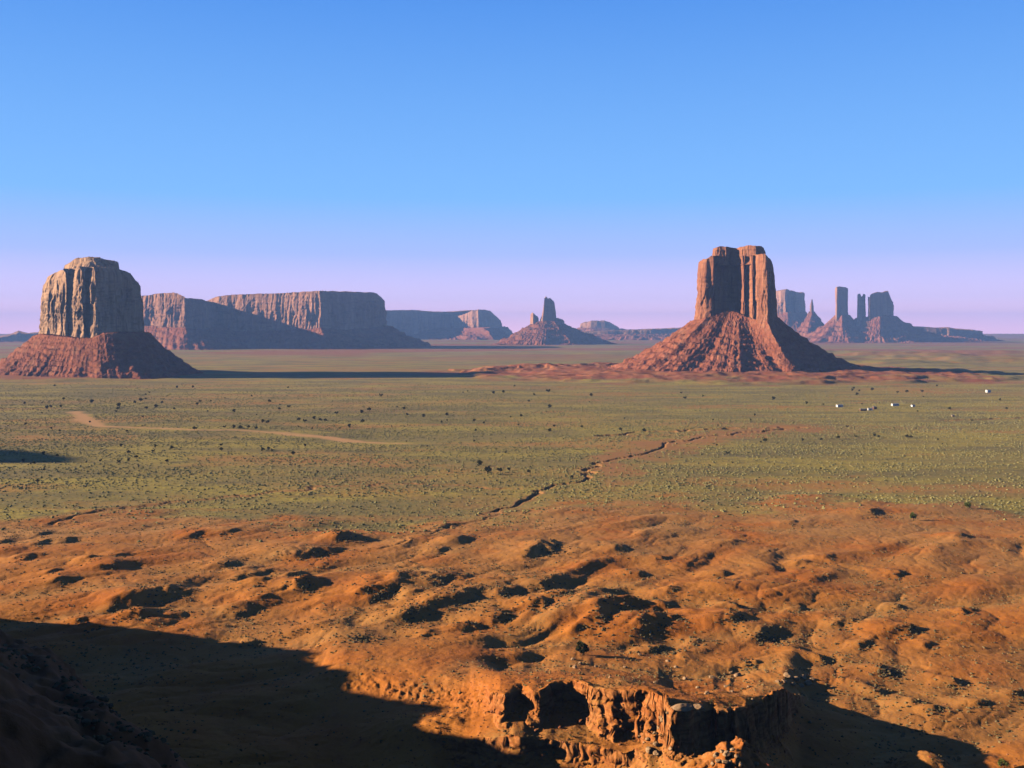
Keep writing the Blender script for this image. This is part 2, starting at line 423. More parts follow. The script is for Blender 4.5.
ALB = 0.82                      # overall level of the base colours
class Mat:
    def __init__(s, name, rough=0.95):
        s.m = bpy.data.materials.new(name); s.m.use_nodes = True
        s.n, s.l = s.m.node_tree.nodes, s.m.node_tree.links
        s.b = s.n['Principled BSDF']; s.b.inputs['Roughness'].default_value = rough
        s.b.inputs['Specular IOR Level'].default_value = 0.12
        s.geo = s.n.new('ShaderNodeNewGeometry')
    def pos(s, sc=(1, 1, 1)):
        v = s.n.new('ShaderNodeVectorMath'); v.operation = 'MULTIPLY'; v.inputs[1].default_value = sc
        s.l.new(s.geo.outputs['Position'], v.inputs[0]); return v.outputs[0]
    def noise(s, scale, sc=(1, 1, 1), detail=4, rough=0.55, dist=0.0):
        t = s.n.new('ShaderNodeTexNoise'); t.inputs['Scale'].default_value = scale; t.inputs['Detail'].default_value = detail
        t.inputs['Roughness'].default_value = rough; t.inputs['Distortion'].default_value = dist
        s.l.new(s.pos(sc), t.inputs['Vector']); return t.outputs['Fac']
    def voro(s, scale, sc=(1, 1, 1), out='Distance'):
        t = s.n.new('ShaderNodeTexVoronoi'); t.inputs['Scale'].default_value = scale
        s.l.new(s.pos(sc), t.inputs['Vector']); return t.outputs[out]
    def attr(s, name):
        a = s.n.new('ShaderNodeAttribute'); a.attribute_name = name; return a.outputs['Fac']
    def band(s, x, lo, hi):
        r = s.n.new('ShaderNodeMapRange'); r.interpolation_type = 'SMOOTHSTEP'
        r.inputs['From Min'].default_value = lo; r.inputs['From Max'].default_value = hi
        s.l.new(x, r.inputs['Value']); return r.outputs['Result']
    def math(s, op, a, b):
        t = s.n.new('ShaderNodeMath'); t.operation = op; t.use_clamp = False
        for k, q in enumerate((a, b)):
            if isinstance(q, (int, float)): t.inputs[k].default_value = q
            else: s.l.new(q, t.inputs[k])
        return t.outputs[0]
    def mix(s, f, a, b):
        t = s.n.new('ShaderNodeMix'); t.data_type = 'RGBA'
        if isinstance(f, (int, float)): t.inputs['Factor'].default_value = f
        else: s.l.new(f, t.inputs['Factor'])
        for k, q in (('A', a), ('B', b)):
            if isinstance(q, tuple): t.inputs[k].default_value = (*[ALB * w for w in q], 1)
            else: s.l.new(q, t.inputs[k])
        return t.outputs['Result']
    def done(s, col, bump=None, strength=0.5, dist=1.0):
        if isinstance(col, tuple): s.b.inputs['Base Color'].default_value = (*[ALB * w for w in col], 1)
        else: s.l.new(col, s.b.inputs['Base Color'])
        if bump is not None:
            bp = s.n.new('ShaderNodeBump'); bp.inputs['Strength'].default_value = strength; bp.inputs['Distance'].default_value = dist
            s.l.new(bump, bp.inputs['Height']); s.l.new(bp.outputs[0], s.b.inputs['Normal'])
        return s.m

# ------------------------------------------------------------------ materials
def ground_material():
    M = Mat('red_desert_ground')
    n_big = M.noise(1 / 160, detail=3); n_mid = M.noise(1 / 38, detail=5); n_sm = M.noise(1 / 6.0, detail=5); n_fine = M.noise(1.4, detail=4, rough=0.7)
    soil = M.mix(M.band(n_mid, 0.35, 0.68), (0.54, 0.175, 0.028), (0.62, 0.245, 0.046))
    soil = M.mix(M.math('MULTIPLY', M.band(n_sm, 0.52, 0.72), 0.28), soil, (0.34, 0.095, 0.026))
    # dry pale grass in the drainages between mounds
    dry = M.math('MULTIPLY', M.attr('dry'), M.band(n_fine, 0.30, 0.62))
    soil = M.mix(M.math('MULTIPLY', dry, 0.85), soil, (0.47, 0.28, 0.095))
    # gravel and little stones
    soil = M.mix(M.math('MULTIPLY', M.band(n_fine, 0.48, 0.70), 0.24), soil, (0.25, 0.09, 0.035))
    soil = M.mix(M.math('MULTIPLY', M.band(M.noise(1 / 90, detail=4), 0.50, 0.70), 0.6), soil, M.mix(n_fine, (0.48, 0.225, 0.062), (0.42, 0.175, 0.045)))
    peb = M.band(M.voro(1.1), 0.22, 0.10)
    soil = M.mix(M.math('MULTIPLY', peb, M.math('MULTIPLY', M.band(n_sm, 0.5, 0.65), 0.5)), soil, (0.46, 0.24, 0.12))
    # the plain: sage and grass over red sand
    st_a = M.noise(1 / 210, sc=(0.45, 1, 1), detail=4); st_b = M.noise(1 / 75, sc=(0.35, 1, 1), detail=4)
    green = M.mix(M.band(st_b, 0.40, 0.62), (0.27, 0.24, 0.088), (0.52, 0.43, 0.088))
    green = M.mix(M.band(st_a, 0.55, 0.72), green, (0.205, 0.21, 0.11))
    soil = M.mix(M.math('MULTIPLY', M.attr('sand'), M.band(n_mid, 0.30, 0.60)), soil, M.mix(n_fine, (0.56, 0.29, 0.095), (0.46, 0.23, 0.075)))
    sepn = M.n.new('ShaderNodeSeparateXYZ'); M.l.new(M.geo.outputs['True Normal'], sepn.inputs[0])
    steep = M.band(sepn.outputs['Z'], 0.80, 0.55)
    beds = M.noise(1 / 0.8, sc=(0.10, 0.10, 1), detail=4)
    rock = M.mix(M.band(beds, 0.40, 0.60), (0.34, 0.105, 0.036), (0.56, 0.23, 0.085))
    soil = M.mix(M.math('MULTIPLY', steep, 0.65), soil, rock)
    speck = M.band(M.voro(1 / 2.4), 0.30, 0.55)
    green = M.mix(M.math('MULTIPLY', speck, 0.45), green, (0.40, 0.255, 0.075))
    green = M.mix(M.math('MULTIPLY', M.band(M.voro(1 / 5.0), 0.34, 0.16), 0.35), green, (0.14, 0.135, 0.06))
    green = M.mix(M.math('MULTIPLY', M.band(M.noise(1 / 12, detail=3), 0.52, 0.66), 0.35), green, (0.16, 0.155, 0.075))
    green = M.mix(M.math('MULTIPLY', M.band(M.noise(1 / 45, sc=(0.6, 1, 1), detail=5, rough=0.7), 0.52, 0.64), 0.5), green, (0.15, 0.13, 0.07))
    tan = M.mix(M.band(n_mid, 0.4, 0.6), (0.52, 0.245, 0.070), (0.50, 0.31, 0.095))
    bare = M.math('MAXIMUM', M.band(M.noise(1 / 130, sc=(0.4, 1, 1), detail=6, rough=0.6), 0.52, 0.62), M.math('MULTIPLY', M.band(M.noise(1 / 420, sc=(0.5, 1, 1), detail=6, rough=0.65), 0.50, 0.62), 0.8))
    plain = M.mix(M.math('MULTIPLY', bare, 0.8), green, tan)
    plain = M.mix(M.attr('wash'), plain, M.mix(n_sm, (0.47, 0.20, 0.070), (0.46, 0.24, 0.09)))
    plain = M.mix(M.attr('road'), plain, (0.72, 0.40, 0.17))
    plain = M.mix(M.attr('red'), plain, M.mix(M.band(n_mid, 0.4, 0.62), (0.40, 0.130, 0.056), (0.45, 0.185, 0.082)))
    bd = M.math('ADD', M.attr('bad'), M.math('MULTIPLY', M.math('SUBTRACT', M.noise(1 / 26, sc=(0.5, 1, 1), detail=5), 0.5), 1.6))
    col = M.mix(M.band(bd, 0.30, 0.75), plain, soil)
    bump = M.math('ADD', M.math('MULTIPLY', n_sm, 0.8), M.math('MULTIPLY', n_fine, 0.25))
    col = M.mix(M.attr('slope_shade'), col, M.mix(M.band(n_sm, 0.4, 0.65), (0.20, 0.085, 0.034), (0.28, 0.125, 0.050)))  # darker brown painted over the lookout slope to deepen its shade
    return M.done(col, bump, 0.65, 1.0)

def cliff_material(name, light, mid, dark, s):
    """s: metres of one picture pixel at the rock, the grain follows it"""
    M = Mat(name)
    a = M.noise(1 / (7 * s), sc=(1, 1, 0.10), detail=5, dist=0.3); b = M.noise(1 / (2.4 * s), sc=(1, 1, 0.08), detail=4)
    c = M.noise(1 / (14 * s), detail=4); d = M.noise(1 / (2.2 * s), sc=(0.15, 0.15, 1), detail=3)
    col = M.mix(M.band(a, 0.38, 0.64), mid, light)
    col = M.mix(M.math('MULTIPLY', M.band(b, 0.52, 0.70), 0.6), col, dark)
    col = M.mix(M.math('MULTIPLY', M.band(c, 0.55, 0.70), 0.5), col, mid)
    col = M.mix(M.math('MULTIPLY', M.band(d, 0.53, 0.64), 0.40), col, dark)
    bump = M.math('ADD', a, M.math('MULTIPLY', b, 0.6))
    return M.done(col, bump, 0.6, 2.0 * s)

def talus_material(name, light, mid, dark, s):
    M = Mat(name)
    a = M.noise(1 / (6 * s), detail=5, rough=0.65); b = M.noise(1 / (1.6 * s), detail=4, rough=0.7)
    d = M.noise(1 / (3.0 * s), sc=(0.2, 0.2, 1), detail=3)
    col = M.mix(M.band(a, 0.38, 0.64), mid, light)
    col = M.mix(M.math('MULTIPLY', M.band(b, 0.50, 0.68), 0.6), col, dark)
    col = M.mix(M.math('MULTIPLY', M.band(d, 0.55, 0.66), 0.35), col, dark)
    col = M.mix(M.math('MULTIPLY', M.band(M.voro(1 / (2.0 * s)), 0.25, 0.12), 0.35), col, light)
    col = M.mix(M.math('MULTIPLY', M.band(M.noise(1 / (16 * s), detail=4, rough=0.6), 0.52, 0.66), 0.45), col, (0.42, 0.21, 0.12))
    return M.done(col, M.math('ADD', a, b), 0.6, 1.5 * s)

def plant_material(name, a, b, rough=0.9):
    M = Mat(name, rough)
    info = M.n.new('ShaderNodeObjectInfo')
    f = M.math('ADD', M.math('MULTIPLY', M.geo.outputs['Random Per Island'], 0.7), M.math('MULTIPLY', info.outputs['Random'], 0.3))
    col = M.mix(f, a, b)
    return M.done(col)

MAT = {}
MAT['ground'] = ground_material()
MAT['sage'] = plant_material('sagebrush_leaves', (0.17, 0.165, 0.08), (0.44, 0.38, 0.13))
MAT['shrub'] = plant_material('pale_shrub_leaves', (0.16, 0.12, 0.05), (0.34, 0.24, 0.105))
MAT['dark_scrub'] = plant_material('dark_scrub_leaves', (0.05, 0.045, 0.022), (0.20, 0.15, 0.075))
MAT['juniper'] = plant_material('juniper_leaves', (0.035, 0.045, 0.018), (0.085, 0.095, 0.035))
MAT['green'] = plant_material('bright_green_leaves', (0.10, 0.14, 0.025), (0.20, 0.22, 0.05))
MAT['wood'] = Mat('grey_wood').done((0.12, 0.08, 0.05))
def stone(name, a, b):
    M = Mat(name); n = M.noise(1.2, detail=5); f = M.noise(7, detail=4)
    return M.done(M.mix(M.band(n, .35, .65), a, b), M.math('ADD', n, f), 0.5, 0.15)
MAT['pale_stone'] = stone('pale_sandstone', (0.42, 0.25, 0.13), (0.52, 0.35, 0.20))
MAT['red_stone'] = stone('red_sandstone', (0.36, 0.12, 0.045), (0.42, 0.18, 0.08))

# ------------------------------------------------------------------ ground sheet
def build_ground():
    th = np.concatenate([np.linspace(-180, -75, 36)[:-1], np.linspace(-75, -31, 110)[:-1], np.linspace(-31, 31, 1241), np.linspace(31, 75, 110)[1:], np.linspace(75, 180, 36)[1:-1]])
    rows = [0.6]
    while rows[-1] < 23000:
        r = rows[-1]
        k = .09 if r < 12 else .03 if r < 60 else .007 if r < 205 else 0.0013 if r < 233 else .0008 if r < 272 else .0013 if r < 290 else .0023 if r < 680 else 0.0038 if r < 2250 else .0022 if r < 3050 else .012
        rows.append(r * (1 + k))
    rr = np.array(rows)
    T, RR = np.meshgrid(np.radians(th), rr)
    X = RR * np.sin(T); Y = RR * np.cos(T)
    Z, bad, dry, wash = height(X, Y)
    veg_red = np.zeros_like(Z)
    for pxc, rx, ry, dd in ((735, 760, 540, 2600), (95, 330, 330, 2600), (590, 470, 300, 2700)):
        bx, by = dplan(pxc, dd)
        q = np.hypot((X - bx) / rx, (Y - by) / ry) + 0.28 * fbm2(X / 140, Y / 140, 3, 21)
        veg_red = np.maximum(veg_red, 1 - ss(0.72, 1.02, q))
    dl = poly_dist(X.ravel(), Y.ravel(), LEDGE).reshape(X.shape)
    veg_red = np.maximum(veg_red, 1 - ss(60, 170, dl + 45 * fbm2(X / 70, Y / 70, 3, 23)))
    far = ss(3300, 5200, Y) * ss(-0.12, 0.25, fbm2(X / 1400, Y / 900, 4, 27) + 0.12 * ss(5000, 9000, Y)) * 0.85
    veg_red = np.maximum(veg_red, far)
    rd = np.zeros_like(Z)
    k = (Y > 900) & (Y < 1700) & (X < 0)
    d = poly_dist(X[k] + 5 * pn2(X[k] / 30, Y[k] / 30, 64), Y[k] + 12 * pn2(X[k] / 60, Y[k] / 60, 65), ROAD)
    pk = 512 + F * X[k] / Y[k]
    wd = np.interp(pk, [70, 100, 125, 270, 300, 340, 370, 425], [0.9, 0.9, 0.6, 0.6, 0.95, 1.0, 0.7, 0.2])
    rd[k] = (1 - ss(4.0 * wd, 17 * wd, d + 4 * pn2(X[k] / 12, Y[k] / 12, 66))) * (0.45 + 0.55 * wd)
    # broken beds and blocks on the steep near faces: pushed sideways, so that they overhang a little
    k = (Y > 205) & (Y < 300) & (np.abs(X) < 95)
    gy = np.abs(np.gradient(Z, axis=0)) / np.maximum(np.gradient(RR, axis=0), 1e-3)
    gx = np.abs(np.gradient(Z, axis=1)) / np.maximum(RR * np.abs(np.gradient(T, axis=1)), 1e-3)
    st = ss(0.45, 1.1, np.maximum(gx, gy))[k]
    a, b, c = X[k], Y[k], Z[k]
    bed = pn3(a / 9, b / 9, c / 0.75, 601); bed = 0.55 * np.sign(bed) * np.sqrt(np.abs(bed)) * ss(-0.2, 0.3, pn3(a / 6, b / 6, c / 3, 602))
    blk = 0.55 * pn3(a / 1.7, b / 1.7, c / 1.3, 603) + 0.32 * pn3(a / 0.8, b / 0.8, c / 0.7, 604)
    X[k] += st * (0.9 * pn3(a / 4, b / 4, c / 3.2, 605) + 0.5 * pn3(a / 1.5, b / 1.5, c / 1.2, 606))
    Y[k] -= st * (bed + blk + 0.8 * pn3(a / 4, b / 4, c / 4, 607))
    Z[k] += st * 0.35 * pn3(a / 1.2, b / 1.2, c / 1.2, 608)
    cx_, cz_ = spur_crest(Y)
    slope_shade = np.where((Y < 430) & (Z > 12), ss(9, 26, Z), 0) * (1 - ss(-0.12, 0.0, X / np.maximum(Y, 1)) * (Y > 130))  # mask of the painted shade tone on headland and spur
    nr, nc = X.shape
    verts = np.stack([X, Y, Z], -1).reshape(-1, 3)
    faces = grid_faces(nr, nc, wrap=True)[:, ::-1]
    verts = np.concatenate([verts, [[0, 0, float(Z[0].mean())]]])
    cap = np.stack([np.full(nc, nr * nc), np.roll(np.arange(nc), -1), np.arange(nc)], -1)
    pad = lambda a: np.append(a.ravel(), 0)
    me = make_mesh('ground', verts, [faces, cap], MAT['ground'], True, {'bad': pad(bad), 'dry': pad(dry), 'wash': pad(wash), 'road': pad(rd), 'red': pad(veg_red), 'slope_shade': pad(slope_shade), 'sand': pad(0.85 * ss(400, 590, Y + 60 * fbm2(X / 90, Y / 90, 3, 68)))})
    tag(link('ground', me), kind='structure')
build_ground()

# ------------------------------------------------------------------ buttes and mesas
def polar(poly, cx, cy, ang):
    """radius of a star-shaped closed outline about (cx, cy) at each angle"""
    p = np.asarray(poly, float)
    q = np.concatenate([p, p[:1]])
    dense = np.concatenate([q[i] + (q[i + 1] - q[i]) * np.linspace(0, 1, 24, endpoint=False)[:, None] for i in range(len(p))])
    a = np.arctan2(dense[:, 1] - cy, dense[:, 0] - cx); r = np.hypot(dense[:, 1] - cy, dense[:, 0] - cx)
    o = np.argsort(a); a = a[o]; r = r[o]
    return np.interp(ang, np.concatenate([a - 2 * math.pi, a, a + 2 * math.pi]), np.concatenate([r, r, r]))

def zrow(py, D): return CAM_Z - (py - HZ) * D / F

def cliff_mesh(name, mat, D, poly, top, base, cx=None, taper=0.06, ins=(), flute=1.0, n_around=520, n_up=70, seed=0, rough_top=0.8, lam=(11, 4.5, 1.8)):
    """poly: outline at the foot as (picture column, pixels deeper than D); top: list of (column, row); base: row of the foot"""
    s = D / F
    P = np.array([((px - 512) * (s + dd * s / F), D + dd * s) for px, dd in poly])
    cen = P.mean(0)
    q = np.concatenate([P, P[:1]])
    seg = np.hypot(*(q[1:] - q[:-1]).T); cum = np.concatenate([[0], np.cumsum(seg)])
    t = np.linspace(0, cum[-1], n_around, endpoint=False)
    ring = np.stack([np.interp(t, cum, q[:, 0]), np.interp(t, cum, q[:, 1])], -1)
    for _ in range(max(2, n_around // 200)):
        ring = 0.25 * np.roll(ring, 1, 0) + 0.5 * ring + 0.25 * np.roll(ring, -1, 0)
    tan = np.roll(ring, -1, 0) - np.roll(ring, 1, 0); tan /= np.linalg.norm(tan, axis=1)[:, None]
    nrm = np.stack([tan[:, 1], -tan[:, 0]], -1)
    if ((ring - cen) * nrm).sum() < 0: nrm = -nrm
    topc = np.array([c for c, _ in top], float); topr = np.array([r for _, r in top], float)
    def ztop(x, y):
        px = 512 + F * x / y
        return zrow(np.interp(px, topc, topr), D) + s * rough_top * (0.9 * pn2(x / (6 * s), y / (6 * s), seed + 7) + 0.5 * pn2(x / (2 * s), y / (2 * s), seed + 8))
    zb = zrow(base, D) - 6 * s
    u = np.linspace(0, 1, n_up)
    X0, Y0 = ring[:, 0], ring[:, 1]
    zt = ztop(X0 + (cen[0] - X0) * taper, Y0)
    rows = []
    insu = [0] + [a for a, _ in ins] + [1]; insv = [0] + [b for _, b in ins] + ([ins[-1][1]] if ins else [0])
    for k in u:
        z = zb + (zt - zb) * k
        X = X0 + (cen[0] - X0) * taper * k; Y = Y0 + (cen[1] - Y0) * taper * k
        d = 0
        wx = 1.2 * s * pn3(X / (9 * s), Y / (9 * s), z / (9 * s), seed + 21)
        for lm, am, sd, wob in zip(lam, (4.6, 2.2, 0.8), (1, 2, 3), (0.10, 0.20, 0.40)):
            nn = pn3((X + wx) / (lm * s), (Y + wx) / (lm * s), z / (lm * s) * wob, seed + sd)
            keep = 0.5 + 0.9 * pn3(X / (16 * s), Y / (16 * s), z / (22 * s), seed + sd + 30)
            d = d + am * (np.sqrt(nn * nn + 0.002) * 2 - 0.55) * np.clip(keep, 0.15, 1.2)
        # slabs that have broken away leave recesses with an arched head
        rc = pn3(X / (10 * s), Y / (10 * s), z / (26 * s), seed + 22)
        d = d - 2.2 * ss(0.10, 0.22, rc) * min(1, 3 * (1 - k))
        # horizontal bedding
        d = d + 0.6 * pn3(X / (30 * s), Y / (30 * s), z / (2.2 * s), seed + 4) + 0.30 * pn3(X / (2.2 * s), Y / (2.2 * s), z / (2.2 * s), seed + 5)
        inset = np.interp(k, insu, insv)
        foot = 2.2 * max(0, 1 - k * 4.5) ** 2
        off = (d * flute * (0.55 + 0.45 * math.sin(math.pi * min(1, k * 1.1))) + foot - inset) * s
        rows.append(np.stack([X + nrm[:, 0] * off, Y + nrm[:, 1] * off, z], -1))
    last = rows[-1]
    c2 = last[:, :2].mean(0)
    for f in (0.04, 0.12, 0.25, 0.42, 0.62, 0.82, 0.97):
        x = last[:, 0] + (c2[0] - last[:, 0]) * f; y = last[:, 1] + (c2[1] - last[:, 1]) * f
        rows.append(np.stack([x, y, ztop(x, y) + s * 0.5 * min(f * 6, 1)], -1))
    V = np.stack(rows)
    nr, nc = V.shape[:2]
    verts = np.concatenate([V.reshape(-1, 3), [[c2[0], c2[1], V[-1, :, 2].mean()]]])
    f1 = grid_faces(nr, nc, True)
    cap = np.stack([np.full(nc, nr * nc), (nr - 1) * nc + np.arange(nc), (nr - 1) * nc + np.roll(np.arange(nc), -1)], -1)
    return make_mesh(name, verts, [f1, cap], mat, False)

def talus_mesh(name, mat, D, inner, outer, top, foot_z=-4.0, power=1.35, gully=1.0, seed=0, n_around=720, n_out=110, terr=0.8, lump=1.15):
    """inner / outer: outlines as (column, pixels deeper); top: (column, row) of the line where the slope meets the rock"""
    s = D / F
    I = np.array([((px - 512) * (s + dd * s / F), D + dd * s) for px, dd in inner]); O = np.array([((px - 512) * (s + dd * s / F), D + dd * s) for px, dd in outer])
    cx, cy = I.mean(0)
    ang = np.linspace(-math.pi, math.pi, n_around, endpoint=False)
    ri = polar(I, cx, cy, ang); ro = polar(O, cx, cy, ang)
    ro = ro * (1 + 0.05 * pn2(np.cos(ang) * 6, np.sin(ang) * 6, seed) + 0.03 * pn2(np.cos(ang) * 19, np.sin(ang) * 19, seed + 1))
    topc = np.array([c for c, _ in top], float); topr = np.array([r for _, r in top], float)
    xi = cx + ri * np.cos(ang)
    zi = zrow(np.interp(512 + F * xi / (cy + ri * np.sin(ang)), topc, topr), D)
    rows = []
    for t in np.linspace(-0.12, 1.02, n_out):
        tt = max(t, 0)
        r = ri * (1 + min(t, 0) * 3) + (ro - ri) * tt
        x = cx + r * np.cos(ang); y = cy + r * np.sin(ang)
        z = foot_z + (zi - foot_z) * np.maximum(1 - tt, 0) ** power
        if t < 0: z = z - 0.0 * s
        am = (4 * tt * (1 - tt)) ** 0.7 if 0 < tt < 1 else 0
        rad = 0.5 * (ri + ro)
        gx, gy = np.cos(ang) * rad / (9 * s), np.sin(ang) * rad / (9 * s)
        g = np.abs(pn3(gx, gy, t * 1.1, seed + 2)); g2 = np.abs(pn3(gx * 2.7, gy * 2.7, t * 2.5, seed + 3))
        vary = 0.45 + 0.9 * np.clip(pn3(x / (24 * s), y / (24 * s), z / (24 * s), seed + 12) + 0.3, 0, 1)
        z = z + s * gully * am * vary * (0.8 * (np.sqrt(g * g + .01) - 0.25) + 0.8 * (np.sqrt(g2 * g2 + .006) - 0.25))
        z = z + s * gully * am * 2.2 * pn3(gx * 0.42, gy * 0.42, t * 1.0, seed + 14)
        z = z + s * gully * am * 1.5 * pn3(x / (9 * s), y / (9 * s), z / (9 * s), seed + 13)
        # rock bands that stand out of the slope
        stp = 5.2 * s
        q = z / stp + 0.45 * pn2(x / (22 * s), y / (22 * s), seed + 4)
        fr = q - np.floor(q)
        z = z + terr * stp * (ss(0.35, 0.65, fr) - fr) * ss(0.0, 0.25, tt) * (0.5 + 0.7 * pn2(x / (15 * s), y / (15 * s), seed + 5))
        z = z + s * lump * (0.5 * pn2(x / (3.0 * s), y / (3.0 * s), seed + 6) + 1.1 * np.maximum(pn2(x / (1.5 * s), y / (1.5 * s), seed + 9) - 0.15, 0) + 0.35 * pn2(x / (0.8 * s), y / (0.8 * s), seed + 10)) * (1 - 0.6 * ss(0.9, 1.0, tt))
        rows.append(np.stack([x, y, z], -1))
    V = np.stack(rows); nr, nc = V.shape[:2]
    z0 = V[0, :, 2].mean()
    verts = np.concatenate([V.reshape(-1, 3), [[cx, cy, z0]]])
    f1 = grid_faces(nr, nc, True)[:, ::-1]
    cap = np.stack([np.full(nc, nr * nc), np.arange(nc), np.roll(np.arange(nc), -1)], -1)
    return make_mesh(name, verts, [f1, cap], mat, False)

def formation(name, label, cat, D, col, group=None):
    o = empty(name, (*dplan(col, D), 0))
    tag(o, label, cat, group)
    return o
def part(name, me, root):
    o = link(name, me, root)
    o.matrix_parent_inverse = root.matrix_world.inverted() if False else __import__('mathutils').Matrix.Translation(-Vector(root.location))
    return o

RED_C = ((0.46, 0.20, 0.105), (0.37, 0.145, 0.075), (0.22, 0.085, 0.05))
BUFF_C = ((0.68, 0.42, 0.25), (0.56, 0.33, 0.19), (0.27, 0.15, 0.10))
RED_T = ((0.46, 0.165, 0.085), (0.36, 0.115, 0.058), (0.20, 0.07, 0.042))
FAR_C = ((0.60, 0.31, 0.185), (0.48, 0.23, 0.14), (0.28, 0.13, 0.085))

# left butte, broad and pale
D = 2600; s = D / F
mc = cliff_material('pale_cliff_rock', *BUFF_C, s); mt = talus_material('brown_talus', *RED_T, s)
b = formation('sandstone_butte', 'broad pale sandstone butte on a brown rubble skirt at the left edge', 'butte', D, 95)
part('cliff', cliff_mesh('cliff', mc, D, [(39,2),(41,-8),(46,-19.2),(50,-19.2),(52,-20.48),(54,-28.16),(60,-35.84),(66,-40.96),(68,-36.48),(70,-38.4),(72,-46.08),(78,-51.2),(84,-56.32),(86,-48.64),(89,-49.92),(91,-61.44),(97,-67.84),(104,-57.6),(120,-24),(136,-6),(146,14),(144,34),(132,56),(100,66),(66,60),(46,40),(38,18)],
     [(36,283),(41,283),(44,279),(50,276),(60,272),(80,270),(100,270),(120,270),(131,274),(136,281),(146,282)], 336, taper=0.05, ins=[(0.7, 0.8), (0.93, 2.0), (1.0, 4.5)], seed=101, lam=(12, 5, 2)), b)
part('cap_rock', cliff_mesh('cap_rock', mc, D, [(52,0),(62,-18),(80,-30),(98,-34),(112,-22),(124,-6),(131,14),(126,40),(100,50),(66,46),(52,22)],
     [(48,275),(56,270),(64,266),(72,262),(75,259.5),(88,258.5),(104,260.5),(119,261.5),(121,266),(126,269),(131,273)], 276, taper=0.10, ins=[(0.45, 0.5), (0.5, 3), (0.8, 5.0), (0.85, 7)], flute=0.45, seed=107, n_up=44), b)
part('talus_slope', talus_mesh('talus_slope', mt, D, [(34,0),(46,-36),(72,-64),(97,-74),(112,-72),(130,-54),(144,-22),(151,14),(136,58),(100,70),(60,64),(34,36)],
     [(-30,10),(-16,-48),(20,-84),(56,-100),(98,-118),(132,-120),(164,-104),(194,-64),(210,-16),(214,20),(180,90),(100,120),(10,100),(-24,60)],
     [(30,337),(40,334),(70,337),(90,338),(97,336),(104,333),(130,332),(150,333)], seed=111, power=1.6, gully=1.5), b)

# right butte, tall red tower
mc = cliff_material('red_cliff_rock', *RED_C, s); mt = talus_material('red_talus', *RED_T, s)
b = formation('sandstone_butte', 'tall flat topped red sandstone butte on a wide cone of red rubble right of centre', 'butte', D, 735)
part('cliff', cliff_mesh('cliff', mc, D, [(694,6),(697,-6),(704,-13),(712,-15),(715,-6),(724,0),(735,4),(739,-3),(742,-17),(744,-22),(746,-18),(749,-20),(753,-31),(755,-29),(758,-35),(764,-44),(769,-46),(772,-40),(777,-6),(777,16),(770,34),(744,42),(712,38),(697,22)],
     [(690,270),(698,261),(702,260),(708,260),(711,257),(740,257),(766,257.5),(772,262),(778,268)], 322, taper=0.075, ins=[(0.75, 0.3), (0.92, 0.8), (1.0, 1.6)], seed=121, flute=0.62, lam=(13, 5, 2)), b)
part('cap_rock', cliff_mesh('cap_rock', mc, D, [(712,2),(716,-8),(726,-10),(732,-2),(736,-4),(742,-16),(756,-26),(764,-22),(766,8),(760,24),(738,30),(716,22)],
     [(708,250),(713,248.5),(720,247.5),(728,248),(733,248.8),(737,249),(741,248.2),(750,247.3),(762,248.5),(768,251)], 260, taper=0.02, ins=[(0.3, 1.2), (0.55, 0.2), (0.75, 0.3), (0.85, 0.0), (1.0, 0.8)], flute=0.5, seed=127, n_up=40), b)
part('talus_slope', talus_mesh('talus_slope', mt, D, [(690,4),(706,-18),(730,-14),(748,-26),(766,-44),(779,0),(770,38),(740,46),(706,40)],
     [(570,0),(588,-46),(632,-92),(690,-116),(740,-122),(800,-112),(852,-80),(892,-24),(900,20),(850,90),(740,130),(640,100),(596,50)],
     [(688,322),(694,320),(710,317),(722,313),(730,311.5),(738,313),(748,318),(760,321),(776,317),(780,318)], seed=131, power=1.75, gully=1.2), b)

# mesa behind the left butte
D = 6400; s = D / F
mc = cliff_material('mesa_cliff_rock', *FAR_C, s); mt = talus_material('mesa_talus', *RED_T, s)
b = formation('sandstone_mesa', 'long flat topped mesa with lit left wall and shaded right wall behind the pale butte', 'mesa', D, 290)
part('cliff', cliff_mesh('cliff', mc, D, [(196,30),(214,4),(250,-10),(285,-22),(310,-36),(321,-40),(332,-26),(352,-4),(374,16),(388,36),(380,110),(300,140),(220,130),(190,90)],
     [(190,304),(206,301),(216,296.5),(230,295),(280,294),(316,292.5),(322,292),(376,291.8),(381,296),(386,301),(390,303)], 332, taper=0.03, ins=[(0.7, 0.4), (0.85, 1.2), (1.0, 1.8)], seed=141, flute=0.8, lam=(9, 4, 1.6)), b)
part('talus_slope', talus_mesh('talus_slope', mt, D, [(190,30),(250,-12),(321,-42),(360,4),(392,36),(380,115),(300,145),(190,120)],
     [(160,10),(200,-30),(260,-52),(310,-72),(330,-74),(370,-50),(405,-10),(436,40),(410,150),(300,190),(170,170)],
     [(186,332),(260,331),(300,330),(322,328),(345,330),(392,326)], seed=146, foot_z=-6, power=1.25), b)
b = formation('sandstone_mesa', 'small mesa with a bright left corner just right of the pale butte', 'mesa', D, 176)
part('cliff', cliff_mesh('cliff', mc, D - 170, [(112,30),(140,-8),(150,-16),(160,-30),(172,-38),(186,-44),(194,-30),(204,-14),(214,6),(222,40),(200,100),(150,100),(116,70)],
     [(110,297),(150,296),(156,294.5),(174,294.2),(180,297),(184,299.5),(200,299.5),(206,301),(216,302),(224,304)], 332, taper=0.05, ins=[(0.7, 0.4), (0.85, 1.2), (1.0, 1.8)], seed=151, flute=0.8, lam=(9, 4, 1.6)), b)
